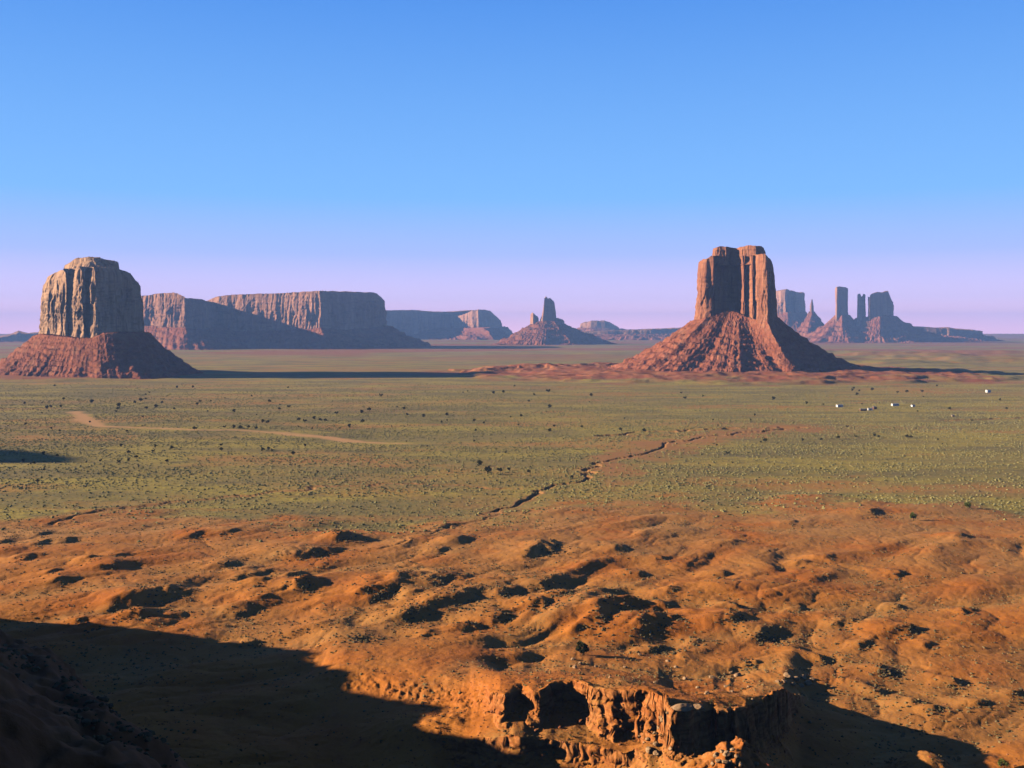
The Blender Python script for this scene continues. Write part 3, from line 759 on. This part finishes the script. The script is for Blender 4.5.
part('talus_slope', talus_mesh('talus_slope', mt, D - 170, [(110,30),(150,-18),(186,-46),(208,-14),(224,40),(200,105),(150,105)],
     [(80,20),(140,-46),(186,-82),(214,-70),(240,-40),(262,0),(270,60),(220,140),(110,130)],
     [(108,330),(150,326),(186,328),(206,330),(226,322)], seed=156, foot_z=-6, power=1.2), b)

# far blue mesa left of the spires
D = 11000; s = D / F
mc2 = cliff_material('far_mesa_rock', *FAR_C, s * 0.7); mt2 = talus_material('far_talus', *RED_T, s * 0.7)
b = formation('sandstone_mesa', 'distant hazy blue mesa with a rounded right end beyond the long mesa', 'mesa', D, 448)
part('cliff', cliff_mesh('cliff', mc2, D, [(350,-36),(380,-26),(410,-10),(440,12),(454,22),(462,6),(472,-14),(480,-20),(488,-8),(497,8),(505,30),(490,90),(400,100),(345,60)],
     [(350,311.5),(392,311.3),(408,310.6),(450,312.4),(462,311.5),(484,310),(490,311),(496,316),(502,321),(508,326)], 330, taper=0.04, ins=[(0.8, 0.5), (1.0, 1.2)], seed=161, flute=0.6, n_around=360, n_up=40, lam=(8, 4, 1.8)), b)
part('talus_slope', talus_mesh('talus_slope', mt2, D, [(350,10),(440,10),(484,-36),(508,20),(490,85),(400,95)],
     [(330,-20),(400,-40),(470,-66),(500,-60),(526,0),(510,110),(400,130),(330,80)], [(350,329),(484,328),(510,327)], seed=166, foot_z=-4, n_around=360, n_out=60), b)

# castle-like spires in the middle
D = 8000; s = D / F
mc3 = cliff_material('spire_rock', *FAR_C, s * 0.7); mt3 = talus_material('spire_talus', *RED_T, s * 0.7)
b = formation('rock_spire', 'ragged castle like spire on a low red cone between the two big buttes', 'rock spire', D, 548)
part('tower', cliff_mesh('tower', mc3, D, [(537,3),(541,-8),(549,-6),(558.5,1),(559,9),(548,13),(539,10)], [(539,321),(541,318),(543,312),(544.5,299),(546,297),(548,299.5),(550,298.5),(553,301),(554.5,303),(555.5,312),(557,318)], 324, taper=0.30, seed=171, flute=0.3, n_around=200, n_up=50, rough_top=0.6), b)
part('pinnacle', cliff_mesh('pinnacle', mc3, D, [(530,2),(533,-3),(537,-2),(539,3),(535,6)], [(529,318),(531,314),(532.5,313),(534,314.5),(536,316.5),(538,317),(540,320)], 325, taper=0.08, seed=172, flute=0.25, n_around=120, n_up=30), b)
part('shoulder', cliff_mesh('shoulder', mc3, D, [(554,3),(558,-3),(563,-1),(565,4),(559,9)], [(553,319),(558,319),(562,320),(566,322)], 327, taper=0.08, seed=173, flute=0.3, n_around=120, n_up=24), b)
part('talus_slope', talus_mesh('talus_slope', mt3, D, [(530,2),(544,-8),(556,-6),(566,4),(552,14),(534,10)],
     [(488,0),(500,-30),(540,-50),(576,-36),(604,-6),(622,10),(590,50),(540,60),(500,40)], [(528,325),(540,321.5),(556,321),(567,325)], seed=176, foot_z=-4, n_around=420, n_out=70, power=1.35), b)

# low dome and long low bench
D = 12500; s = D / F
b = formation('sandstone_mesa', 'low domed mesa far off just right of the castle like spire', 'mesa', D, 600)
part('cliff', cliff_mesh('cliff', mc2, D, [(578,4),(590,-10),(606,-12),(616,2),(622,14),(600,30),(580,20)], [(576,326),(582,323.5),(592,321.5),(604,321.3),(610,323),(616,326.5),(624,329)], 329, taper=0.10, seed=181, flute=0.4, n_around=200, n_up=24), b)
part('talus_slope', talus_mesh('talus_slope', mt2, D, [(577,4),(592,-12),(608,-13),(624,10),(600,32)], [(558,0),(590,-30),(630,-26),(652,10),(600,60),(565,40)], [(576,328),(624,329)], seed=184, foot_z=0, n_around=200, n_out=36), b)
D = 10500
b = formation('sandstone_mesa', 'thin flat bench along the horizon left of the tall red butte', 'mesa', D, 650)
part('cliff', cliff_mesh('cliff', mc2, D, [(560,20),(600,8),(650,0),(700,6),(760,20),(700,60),(600,60)], [(556,334),(590,332),(640,330),(680,328.5),(700,328),(770,328)], 336, taper=0.02, seed=187, flute=0.5, n_around=320, n_up=24, ins=[(0.6, 0), (0.65, 1.5)]), b)
part('talus_slope', talus_mesh('talus_slope', mt2, D, [(556,20),(650,-2),(765,20),(700,64),(600,64)], [(530,10),(650,-30),(790,0),(800,80),(640,90),(540,70)], [(550,335),(770,333)], seed=188, foot_z=-2, n_around=320, n_out=36), b)

# towers at the right, far off
D = 9000; s = D / F
b = formation('sandstone_butte', 'blocky far butte half hidden behind the right shoulder of the tall red butte', 'butte', D + 900, 790)
part('cliff', cliff_mesh('cliff', mc3, D + 900, [(774,4),(780,-6),(786,-9),(789,2),(794,4),(797,-7),(800,-5),(806,4),(800,16),(780,16)], [(772,291.5),(786,290.2),(792,291),(797,293.5),(801,293),(803,292.5),(807,295)], 313, taper=0.05, seed=191, flute=0.5, n_around=240, n_up=44), b)
part('talus_slope', talus_mesh('talus_slope', mt3, D + 900, [(772,0),(788,-10),(806,-4),(806,10),(780,18)], [(730,0),(770,-40),(810,-44),(850,-10),(840,50),(770,60)], [(770,313),(808,312)], seed=192, foot_z=0, n_around=300, n_out=50, power=2.3), b)
b = formation('rock_spire', 'needle thin spire between the blocky far butte and the lone tower', 'rock spire', D + 300, 812)
part('tower', cliff_mesh('tower', mc3, D + 300, [(809.6,0),(811.5,-1.5),(814,0),(812.5,2)], [(808,311),(810.6,304),(811.6,299.5),(812.4,300),(813.3,305),(815,311)], 313, taper=0.15, seed=193, flute=0.1, n_around=80, n_up=30, rough_top=0.2), b)
part('talus_slope', talus_mesh('talus_slope', mt3, D + 300, [(809,0),(812,-2),(815,0),(812,3)], [(786,0),(805,-18),(828,-12),(838,4),(815,24),(794,16)], [(808,312),(816,312)], seed=194, foot_z=40, n_around=200, n_out=40), b)
b = formation('rock_tower', 'lone square rock tower standing on the far ridge at the right', 'rock tower', D, 841)
part('tower', cliff_mesh('tower', mc3, D, [(834.5,4),(836.5,-6),(842,-3),(848,2),(849,8),(842,11),(836,10)], [(833,289),(836.5,287.5),(840,287),(845.5,287.5),(850,289)], 318, taper=0.10, seed=195, flute=0.3, n_around=160, n_up=44, rough_top=0.4), b)
part('talus_slope', talus_mesh('talus_slope', mt3, D, [(834,2),(842,-7),(850,4),(842,11)], [(770,0),(800,-30),(850,-44),(890,-20),(900,20),(840,50),(785,30)], [(832,316),(850,315)], seed=196, foot_z=-4, n_around=300, n_out=50, power=2.3), b)
b = formation('rock_tower', 'twin fingered tower joined to a stepped block on a long blue ridge at far right', 'rock tower', D, 878)
part('finger', cliff_mesh('finger', mc3, D, [(857,4),(858,-4),(863,-1),(866,4),(861,8)], [(856,296),(857.5,294.5),(860,294),(861.4,297),(862.3,298),(863,294.5),(865,294.5),(867,297)], 320, taper=0.10, seed=197, flute=0.2, n_around=140, n_up=44, rough_top=0.3), b)
part('block', cliff_mesh('block', mc3, D, [(867,6),(869,-8),(878,-4),(888,2),(895,9),(893,18),(876,18)], [(866,298),(868,296.5),(869.5,298),(871,294.5),(874,293.5),(878,292.5),(882,292.8),(885,291.5),(888,291.2),(890,296),(894,306),(897,312)], 320, taper=0.06, seed=198, flute=0.35, n_around=220, n_up=50, rough_top=0.5), b)
part('talus_slope', talus_mesh('talus_slope', mt3, D, [(856,2),(880,-10),(897,2),(890,14),(866,12)], [(800,0),(840,-30),(890,-44),(930,-26),(968,0),(990,16),(930,40),(860,50),(815,30)], [(854,318),(897,316)], seed=199, foot_z=-4, n_around=360, n_out=56, power=2.3), b)
D = 9800
b = formation('sandstone_mesa', 'low dark bench trailing right from the far towers to the horizon', 'mesa', D, 930)
part('cliff', cliff_mesh('cliff', mc2, D, [(890,10),(920,-4),(950,-8),(975,2),(985,14),(950,30),(900,30)], [(880,328),(905,327),(920,327.5),(936,328.3),(948,328),(956,329.5),(975,330.5),(990,332)], 335, taper=0.03, seed=201, flute=0.5, n_around=240, n_up=24), b)
part('talus_slope', talus_mesh('talus_slope', mt2, D, [(886,10),(920,-6),(980,4),(950,34)], [(860,0),(920,-34),(985,-22),(1010,12),(940,60),(870,40)], [(880,334),(990,333)], seed=202, foot_z=-4, n_around=240, n_out=36), b)
# hills at the far left
D = 9500
b = formation('sandstone_mesa', 'distant blue hill with a small knob behind the left foot of the pale butte', 'mesa', D, 10)
part('cliff', cliff_mesh('cliff', mc2, D, [(-90,10),(-40,-6),(0,-12),(20,-10),(40,-2),(60,10),(20,40),(-60,40)], [(-90,334),(-20,338),(0,337),(10,335.5),(16,334),(18.5,331.5),(21,334.5),(30,333.5),(40,332.5),(60,333)], 345, taper=0.05, seed=211, flute=0.5, n_around=260, n_up=30), b)
part('talus_slope', talus_mesh('talus_slope', mt2, D, [(-95,10),(0,-14),(64,8),(20,46)], [(-130,0),(0,-40),(100,0),(30,90),(-100,70)], [(-95,342),(60,341)], seed=212, foot_z=-4, n_around=260, n_out=40), b)
# the butte off to the left whose shadow reaches into the picture
b = formation('sandstone_butte', 'sandstone butte off to the left whose shadow crosses the plain', 'butte', 960, -1080)
part('cliff', cliff_mesh('cliff', mc, 960, [(-1122, 0), (-1092, -50), (-1022, -60), (-972, -30), (-952, 20), (-992, 80), (-1092, 70)], [(-1132, 150), (-1032, 146), (-942, 150)], 330, seed=221, taper=0.06), b)
part('talus_slope', talus_mesh('talus_slope', mt, 960, [(-1132, 0), (-1022, -70), (-944, 10), (-1022, 90)], [(-1262, 0), (-1132, -130), (-972, -140), (-852, 10), (-952, 180), (-1152, 160)], [(-1132, 335), (-932, 335)], seed=222, foot_z=-2, n_around=300, n_out=50), b)

# ------------------------------------------------------------------ plants
rng = np.random.RandomState(77)
def crown_mesh(name, mat, n, rx, rz, leaf, seed, z0=0.0, clumps=9):
    """leaf clumps: small crossed faces spread through an uneven crown"""
    r = np.random.RandomState(seed)
    cc = r.normal(size=(clumps, 3)); cc /= np.linalg.norm(cc, axis=1)[:, None]
    cc = cc * r.uniform(0.35, 0.72, (clumps, 1)); cs = r.uniform(0.25, 0.45, clumps)
    k = r.randint(0, clumps, n)
    p = r.normal(size=(n, 3)); p /= np.linalg.norm(p, axis=1)[:, None]
    p = cc[k] + p * cs[k][:, None] * r.uniform(0.5, 1.0, (n, 1))
    p = p * np.array([rx, rx, rz * 0.5]) + np.array([0, 0, z0 + rz * 0.5])
    p[:, 2] = np.maximum(p[:, 2], z0 * 0.6 + 0.03)
    a = r.normal(size=(n, 3)); a /= np.linalg.norm(a, axis=1)[:, None]
    b = np.cross(a, r.normal(size=(n, 3))); b /= np.linalg.norm(b, axis=1)[:, None]
    sz = leaf * r.uniform(0.6, 1.3, (n, 1))
    v = np.stack([p - a * sz, p - b * sz * 0.7, p + a * sz, p + b * sz * 0.7], 1).reshape(-1, 3)
    f = np.arange(n * 4).reshape(n, 4)
    return make_mesh(name, v, f, mat)
def stem_mesh(name, h, r0, seed):
    r = np.random.RandomState(seed); V = []; Fc = []
    def limb(p0, p1, ra, rb):
        p0 = np.array(p0, float); p1 = np.array(p1, float); d = (p1 - p0) / np.linalg.norm(p1 - p0)
        u = np.cross(d, [0.3, 0.9, 0.2]); u /= np.linalg.norm(u); w = np.cross(d, u); base = len(V)
        for p, q in ((p0, ra), ((p0 + p1) / 2 + r.normal(0, .04, 3) * h, (ra + rb) / 2), (p1, rb)):
            for k in range(6):
                V.append(p + q * (u * math.cos(k * math.pi / 3) + w * math.sin(k * math.pi / 3)))
        for j in range(2):
            for k in range(6):
                Fc.append((base + j * 6 + k, base + j * 6 + (k + 1) % 6, base + j * 6 + 6 + (k + 1) % 6, base + j * 6 + 6 + k))
    limb((0, 0, -0.2 * h), (0.03 * h, 0, 0.45 * h), r0, r0 * .7)
    for k in range(5):
        a = k * 1.26 + r.uniform(0, .5)
        limb((0.02 * h, 0, 0.3 * h), (0.35 * h * math.cos(a), 0.35 * h * math.sin(a), 0.75 * h), r0 * .6, r0 * .2)
    return make_mesh(name, np.array(V), np.array(Fc), MAT['wood'])

# dark bushes and small junipers on the plain
Z7 = [(63,82),(120,95),(130,92),(155,90),(163,72),(235,80),(302,97),(305,88),(345,80),(360,76),(375,95),(398,90),(415,80),(505,85),(512,78),(600,103),(690,78),(715,98),(740,92),(672,130),(685,132),(765,125),(780,128),(805,120),(820,124),(833,126),(862,108),(925,105),(928,128),(945,100),(975,66),(895,140),(325,155),(498,150),(575,145),(598,145),(615,146),(636,145),(655,147),(112,213),(147,218),(330,212),(393,208),(397,195),(440,200),(348,224),(303,235),(330,230),(428,233),(567,203),(567,191),(687,200),(672,202),(750,212),(780,190),(60,232),(88,238),(97,286),(258,233),(310,193),(65,138)]
Z8 = [(10,97),(18,112),(60,115),(120,112),(190,128),(215,133),(240,57),(265,55),(310,117),(330,78),(382,93),(383,155),(395,143),(465,145),(490,62),(565,153),(625,158),(730,70),(955,72),(930,160),(935,182),(838,213),(280,252),(330,258),(440,272),(380,53)]
Z6 = [(10,322),(97,320),(175,312),(255,305),(343,300),(490,305),(508,308),(218,260),(238,90),(330,88),(488,98),(557,96),(915,132),(685,170),(945,170),(447,100),(30,148),(260,110)]
bush_px = [(x / 2.56, 370 + y / 2.56, 3.4) for x, y in Z7] + [(400 + x / 2.56, 370 + y / 2.56, 3.4) for x, y in Z8] + [(800 + x / 4.571, 370 + y / 4.571, 3.0) for x, y in Z6]
r2 = np.random.RandomState(9)
for k in range(90):
    py = 385 + 90 * r2.rand() ** 1.3; bush_px.append((r2.uniform(5, 1020), py, r2.uniform(1.4, 2.4)))
crowns = [crown_mesh('crown', MAT['juniper'], 420, 0.55, 1.0, 0.075, 300 + k, 0.05) for k in range(4)]
stem = stem_mesh('stem', 0.9, 0.05, 3)
def bush(px, py, size, label, group, mats=None, name='juniper_bush', k=0, wide=1.0):
    D = depth_at(py + size * 0.2, 0.0)
    x = (px - 512) * D / F
    z = float(height(np.array([x]), np.array([D]))[0][0])
    o = empty(name, (x, D, z), 2.4 * k)
    sc = size * D / F
    o.scale = (sc * wide, sc * wide, sc)
    c = link('crown', crowns[k % 4] if mats is None else mats[k % len(mats)], o); link('stem', stem, o)
    tag(o, label, 'bush', group)
    return o
for k, (px, py, sz) in enumerate(bush_px):
    bush(px, py + 1, sz * (0.8 + 0.4 * r2.rand()), 'small dark round bush dotting the sage plain before the buttes', 'dark bushes dotting the plain', k=k, wide=1.25)
bush(488, 473, 8, 'largest dark green bush of the trio left of the winding wash', None, k=1, wide=1.1)
bush(500, 471.5, 6, 'middle sized dark green bush right beside the largest of the trio near the wash', None, k=2, wide=1.2)
bush(479, 464, 6, 'smaller dark bush standing behind the trio near the wash, furthest left', None, k=3, wide=1.1)
gcrown = [crown_mesh('crown', MAT['green'], 700, 0.5, 1.0, 0.06, 320 + k, 0.02) for k in range(2)]

def place(px, py):
    p = ray_ground(px, py)[0]
    return p
def shrub_at(px, py, size_px, label, mats, name, wide, k, cat='shrub'):
    p = place(px, py)
    o = empty(name, tuple(p), 1.7 * k); sc = size_px * p[1] / F
    o.scale = (sc * wide, sc * wide, sc)
    link('crown', mats[k % len(mats)], o); link('stem', stem, o)
    tag(o, label, cat)
    return o
shrub_at(913, 521, 10, 'bright green upright bush at the near edge of the plain on the right', gcrown, 'green_bush', 0.8, 0, 'bush')
shrub_at(968, 508, 7, 'bright green low bush beside the red wash far right', gcrown, 'green_bush', 1.3, 1, 'bush')
shrub_at(1003, 768, 10, 'yellow green bush at the bottom right corner by the shadow edge', gcrown, 'green_bush', 1.3, 0, 'bush')
dcrown = [crown_mesh('crown', MAT['juniper'], 1500, 0.55, 1.0, 0.055, 330, 0.03, 12)]
shrub_at(582, 655, 14, 'dark wide juniper standing alone on the red tableland', dcrown, 'juniper_bush', 1.0, 0, 'bush')

# pale shrubs scattered over the red mounds: nearest ones each an object, the rest ground cover
shrubs = [crown_mesh('pale_shrub', MAT['shrub'], 110, 0.6, 0.85, 0.12, 340 + k, 0.0, 6) for k in range(5)]
N = 44000
sx = rng.uniform(-0.53, 0.53, N); D_ = np.sqrt(rng.uniform(232 ** 2, 640 ** 2, N))
X = sx * D_; Y = D_
Zs, bad, dry, wash = height(X, Y)
pxs = 512 + F * X / Y; pys = HZ + F * (CAM_Z - Zs) / Y
dens = 0.10 + 1.3 * dry + 0.6 * ss(0.0, 0.35, fbm2(X / 30, Y / 30, 3, 401))
dens *= ss(0.0, 0.5, fbm2(X / 9, Y / 9, 2, 402) + 0.35)
keep = (rng.uniform(0, 1, N) < dens * 0.75) & (pxs > 2) & (pxs < 1022) & (pys < 766)
# those on the near flank seen face-on first
X, Y, Zs = X[keep], Y[keep], Zs[keep]
o = np.argsort(Y); X, Y, Zs = X[o], Y[o], Zs[o]
n_ind = 280
for k in range(n_ind):
    ob = link('pale_shrub', shrubs[k % 5], None, (X[k], Y[k], Zs[k] - 0.03))
    sc = 0.45 + 0.75 * rng.rand() ** 2
    ob.scale = (sc, sc, sc * 0.85); ob.rotation_euler = (0, 0, 2.1 * k)
    tag(ob, 'small pale grey green desert shrub on the near red badlands', 'shrub', 'pale shrubs on the near badlands')

def scatter_mesh(name, mat, X, Y, Z, S, n_leaf, seed, label):
    """low leafy tufts in one mesh"""
    r = np.random.RandomState(seed); n = len(X)
    # each tuft: a jittered low dome of 10 points
    a = np.linspace(0, 2 * math.pi, 5, endpoint=False)
    base = np.concatenate([np.stack([np.cos(a), np.sin(a), 0 * a - 0.1], -1), np.stack([0.75 * np.cos(a + .6), 0.75 * np.sin(a + .6), 0 * a + 0.55], -1), [[0, 0, 0.95]]])
    f = []
    for k in range(5):
        f += [(k, (k + 1) % 5, 5 + k), ((k + 1) % 5, 5 + (k + 1) % 5, 5 + k), (5 + k, 5 + (k + 1) % 5, 10)]
    f = np.array(f)
    V = base[None] * (1 + 0.35 * r.uniform(-1, 1, (n, 11, 1))) * np.stack([S, S, S * 0.85], -1)[:, None, :]
    th = r.uniform(0, 6.28, n); c, s_ = np.cos(th)[:, None], np.sin(th)[:, None]
    V = np.stack([V[..., 0] * c - V[..., 1] * s_, V[..., 0] * s_ + V[..., 1] * c, V[..., 2]], -1) + np.stack([X, Y, Z], -1)[:, None, :]
    Fc = (f[None] + (np.arange(n) * 11)[:, None, None]).reshape(-1, 3)
    ob = link(name, make_mesh(name, V.reshape(-1, 3), Fc, mat))
    tag(ob, label, 'ground cover', kind='stuff')
    return ob
k = slice(n_ind, None)
scatter_mesh('dry_scrub', MAT['shrub'], X[k], Y[k], Zs[k], 0.22 + 0.38 * rng.rand(len(X[k])) ** 2, 8, 5, 'low dry scrub scattered over the red badlands')
# gravel and small stones of the near badlands
gx_ = rng.uniform(-0.53, 0.53, 26000); D_ = np.sqrt(rng.uniform(232 ** 2, 400 ** 2, 26000)); X3 = gx_ * D_
pk = fbm2(X3 / 7, D_ / 7, 3, 404) + 0.8 * ((X3 > -30) & (X3 < 75) & (D_ < 300)) > 0.25
X3, Y3 = X3[pk], D_[pk]
scatter_mesh('loose_gravel', MAT['red_stone'], X3, Y3, height(X3, Y3)[0], 0.08 + 0.26 * rng.rand(len(X3)) ** 3, 8, 11, 'loose gravel and small stones strewn over the near red ground')
# dense scrub in the steep hollows
NS = 9000
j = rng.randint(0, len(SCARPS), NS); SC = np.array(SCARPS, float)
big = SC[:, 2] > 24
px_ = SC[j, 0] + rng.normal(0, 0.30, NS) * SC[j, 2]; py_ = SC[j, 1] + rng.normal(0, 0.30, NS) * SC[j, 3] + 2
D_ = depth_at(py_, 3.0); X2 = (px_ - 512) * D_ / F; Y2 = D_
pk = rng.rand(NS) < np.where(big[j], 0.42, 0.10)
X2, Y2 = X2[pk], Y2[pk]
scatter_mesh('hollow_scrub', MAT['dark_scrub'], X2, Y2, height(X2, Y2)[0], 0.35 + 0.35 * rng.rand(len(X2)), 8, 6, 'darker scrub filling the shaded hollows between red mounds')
# scrub on the lookout's own slope
px_ = rng.uniform(0.0, 1.0, 5000); D_ = rng.uniform(110, 330, 5000); X2 = -D_ * (0.515 - 0.22 * px_); Y2 = D_
Z2 = height(X2, Y2)[0]; pk = (Z2 > 9) & (fbm2(X2 / 20, Y2 / 20, 3, 403) > -0.05)
scatter_mesh('slope_scrub', MAT['dark_scrub'], X2[pk], Y2[pk], Z2[pk], 0.2 + 0.5 * rng.rand(int(pk.sum())) ** 2, 8, 9, 'dark scrub on the shaded slope below the lookout')
# sage over the plain
N = 270000
sx = rng.uniform(-0.56, 0.56, N); D_ = np.sqrt(rng.uniform(520 ** 2, 2400 ** 2, N))
X, Y = sx * D_, D_
Zs, bad, dry, wash = height(X, Y)
d = poly_dist(X, Y, ROAD)
dens = (1 - bad) * (1 - wash) * (0.30 + 0.7 * ss(-0.25, 0.2, fbm2(X / 190, Y / 70, 3, 411))) * ss(8, 18, d) * (1 - 0.95 * ss(1000, 2400, Y))
keep = rng.uniform(0, 1, N) < dens
X, Y, Zs = X[keep], Y[keep], Zs[keep]
scatter_mesh('sagebrush', MAT['sage'], X, Y, Zs, 0.45 + 0.75 * rng.rand(len(X)) ** 2, 8, 7, 'grey green sagebrush covering the plain below the buttes')

# ------------------------------------------------------------------ rocks on the tableland
def rock_mesh(name, mat, seed, flat=0.7, n=3):
    import bmesh
    bm = bmesh.new(); bmesh.ops.create_icosphere(bm, subdivisions=n, radius=1)
    P = np.array([v.co[:] for v in bm.verts])
    r = np.random.RandomState(seed)
    for _ in range(9):                               # cut flat facets
        d = r.normal(size=3); d /= np.linalg.norm(d); h = r.uniform(0.62, 0.85)
        q = P @ d; P = P - np.maximum(q - h, 0)[:, None] * d
    P = P * (1 + 0.10 * pn3(P[:, 0] * 2.2, P[:, 1] * 2.2, P[:, 2] * 2.2, seed)[:, None])
    P[:, 2] *= flat
    for v, p in zip(bm.verts, P): v.co = p
    me = bpy.data.meshes.new(name); bm.to_mesh(me); bm.free(); me.materials.append(mat)
    return me
rocks_p = [rock_mesh('boulder', MAT['pale_stone'], 500 + k, 0.75) for k in range(5)]
rocks_r = [rock_mesh('boulder', MAT['red_stone'], 520 + k, 0.8) for k in range(4)]
def boulder(px, py, w, kind, label, group, k, flat=1.0, name='boulder'):
    p = place(px, py)
    ob = link(name, (rocks_p if kind else rocks_r)[k % 4], None, (p[0], p[1], p[2] + 0.12 * w * p[1] / F))
    sc = 0.5 * w * p[1] / F
    ob.scale = (sc * (1 + .2 * math.sin(k * 3.1)), sc, sc * flat); ob.rotation_euler = (0.2 * math.sin(k), 0.2 * math.cos(2 * k), 1.3 * k)
    return tag(ob, label, 'rock', group)
# the pale slab that caps the near wall
p = dplan(681, 238)
slab = link('rock_slab', rock_mesh('rock_slab', MAT['pale_stone'], 540, 0.26, 4), None, (p[0], p[1], 25.2))
slab.scale = (2.9, 2.0, 3.2); slab.rotation_euler = (0.04, -0.03, 0.2)
tag(slab, 'pale flat slab of rock capping the left end of the near shaded wall', 'rock')
p = dplan(698, 238.5)
slab2 = link('rock_slab', rock_mesh('rock_slab', MAT['pale_stone'], 541, 0.3, 4), None, (p[0], p[1], 25.1))
slab2.scale = (1.2, 1.3, 2.2); slab2.rotation_euler = (0.02, 0.05, 0.9)
tag(slab2, 'small pale slab right next to the larger flat slab on the wall brink', 'rock')
for k, (px, py, w) in enumerate([(650,751,10),(657,754,8),(656,745,7),(663,722,7),(659,728,6),(655,734,6),(648,739,6),(640,736,5),(668,716,5),(661,718,5),(645,742,5),(671,748,5)]):
    boulder(px, py, w, 1, 'pale rounded boulder tumbled below the lit wall beneath the flat slab', 'pale boulders below the lit wall', k)
for k, (px, py, w) in enumerate([(716,756,7),(722,752,6),(727,755,9),(733,750,6),(718,762,6),(725,763,7),(730,762,5),(737,757,6),(713,764,5),(740,765,6),(756,764,6)]):
    boulder(px, py, w, 1, 'pale broken boulder heaped on the mound in front of the shaded wall', 'boulders heaped on the near mound', k + 3)
for k, (px, py, w) in enumerate([(707,694,6),(698,688,5),(726,687,5),(712,678,7),(732,692,4),(749,687,4),(685,679,5),(575,668,6),(580,664,5),(573,660,5),(738,676,8),(731,673,5),(668,662,5),(676,668,5),(640,655,4),(625,668,4),(596,667,4),(752,700,4),(610,678,4),(655,683,5)]):
    boulder(px, py, w, 1, 'pale stone lying loose on top of the red tableland', 'loose stones on the tableland', k + 5)
for k, (px, py, w) in enumerate([(788,677,9),(796,680,8),(803,678,7),(784,682,7),(808,684,8),(793,685,6),(801,686,6),(812,680,6),(778,682,5)]):
    boulder(px, py, w, 1, 'pale rock in the stony patch right behind the tableland', 'rocks in the stony patch', k + 1)
for k, (px, py, w) in enumerate([(500,715,5),(508,718,4),(513,712,4),(580,722,6),(588,720,5),(560,700,5),(571,694,4),(620,745,4),(560,728,4),(536,731,4),(600,735,4),(492,712,4)]):
    boulder(px, py, w, 0, 'red rock fallen at the foot of the near red wall', 'red rocks at the wall foot', k)

# ------------------------------------------------------------------ homestead on the far plain
def box(name, mat, lo, hi, parent):
    lo = np.array(lo, float); hi = np.array(hi, float)
    v = np.array([(x, y, z) for z in (lo[2], hi[2]) for y in (lo[1], hi[1]) for x in (lo[0], hi[0])])
    f = np.array([(0, 2, 3, 1), (4, 5, 7, 6), (0, 1, 5, 4), (2, 6, 7, 3), (0, 4, 6, 2), (1, 3, 7, 5)])
    return link(name, make_mesh(name, v, f, mat), parent)
white = Mat('white_siding').done((0.80, 0.78, 0.74)); greyroof = Mat('grey_roof').done((0.35, 0.33, 0.31)); pane = Mat('window_pane', 0.2).done((0.05, 0.06, 0.07)); door_m = Mat('brown_door').done((0.16, 0.08, 0.05)); brown = Mat('brown_siding').done((0.20, 0.10, 0.06))
tan_wall = Mat('tan_siding').done((0.42, 0.30, 0.17))
def gable(name, mat, L, W, z0, h, parent):
    o_ = 0.25; a, c = L / 2 + o_, W / 2 + o_
    v = np.array([(-a, -c, z0), (a, -c, z0), (a, c, z0), (-a, c, z0), (-a, 0, z0 + h), (a, 0, z0 + h)])
    f4 = np.array([(0, 1, 5, 4), (2, 3, 4, 5), (3, 2, 1, 0)]); f3 = np.array([(1, 2, 5), (3, 0, 4)])
    return link(name, make_mesh(name, v, [f4, f3], mat), parent)
def house(px, py, L, W, Hh, rz, label, wall=None, group=None):
    D = depth_at(py); x = (px - 512) * D / F
    z = float(height(np.array([x]), np.array([D]))[0][0])
    o = empty('trailer_house', (x, D, z), rz); tag(o, label, 'house', group)
    box('wall', wall or white, (-L / 2, -W / 2, -0.3), (L / 2, W / 2, Hh), o)
    gable('roof', greyroof, L, W, Hh + 0.003, 0.8, o)
    box('door', door_m, (-0.5, -W / 2 - 0.04, 0.3), (0.5, -W / 2 - 0.003, 2.3), o)
    for wx in (-L * 0.32, L * 0.28):
        box('window', pane, (wx - 0.6, -W / 2 - 0.04, 1.2), (wx + 0.6, -W / 2 - 0.003, 2.2), o)
    return o
house(839.5, 406.5, 8.5, 6, 3.4, 0.15, 'white house furthest left in the far homestead on the plain')
house(870, 409.5, 6, 4.5, 2.8, -0.1, 'small white house beside dark sheds in the middle of the homestead')
house(895, 405.5, 10, 5.5, 3.2, 0.1, 'long white house right of the middle one in the homestead')
house(913, 406.3, 5, 4, 2.8, 0.3, 'small pale shed at the right end of the far homestead')
house(988, 392.5, 7, 6, 4.6, 0.2, 'white house standing alone behind the homestead near the right edge')
house(953, 415.5, 3.4, 3, 2.0, 0.0, 'tiny tan shed alone on the yellow plain in front of the homestead', tan_wall)
house(874.5, 408.5, 5.5, 4, 3.4, 0.4, 'dark brown shed right of the small white house', brown)
house(863, 410, 9, 4, 2.4, 0.1, 'low dark brown shed left of the small white house', brown)

# ------------------------------------------------------------------ haze
import bmesh
bm = bmesh.new(); bmesh.ops.create_cube(bm, size=1)
me = bpy.data.meshes.new('haze'); bm.to_mesh(me); bm.free()
hz = link('haze', me, None, (0, 0, 195)); hz.scale = (50000, 50000, 660)
hm = bpy.data.materials.new('haze_air'); hm.use_nodes = True
hn = hm.node_tree.nodes; hn.clear()
ho = hn.new('ShaderNodeOutputMaterial'); pv = hn.new('ShaderNodeVolumePrincipled')
pv.inputs['Color'].default_value = (0.26, 0.48, 1.0, 1)
pv.inputs['Density'].default_value = 5.0e-5
pv.inputs['Anisotropy'].default_value = 0.0
hm.node_tree.links.new(pv.outputs[0], ho.inputs['Volume'])
me.materials.append(hm)
tag(hz, 'thin blue haze over the whole valley', 'haze', kind='stuff')
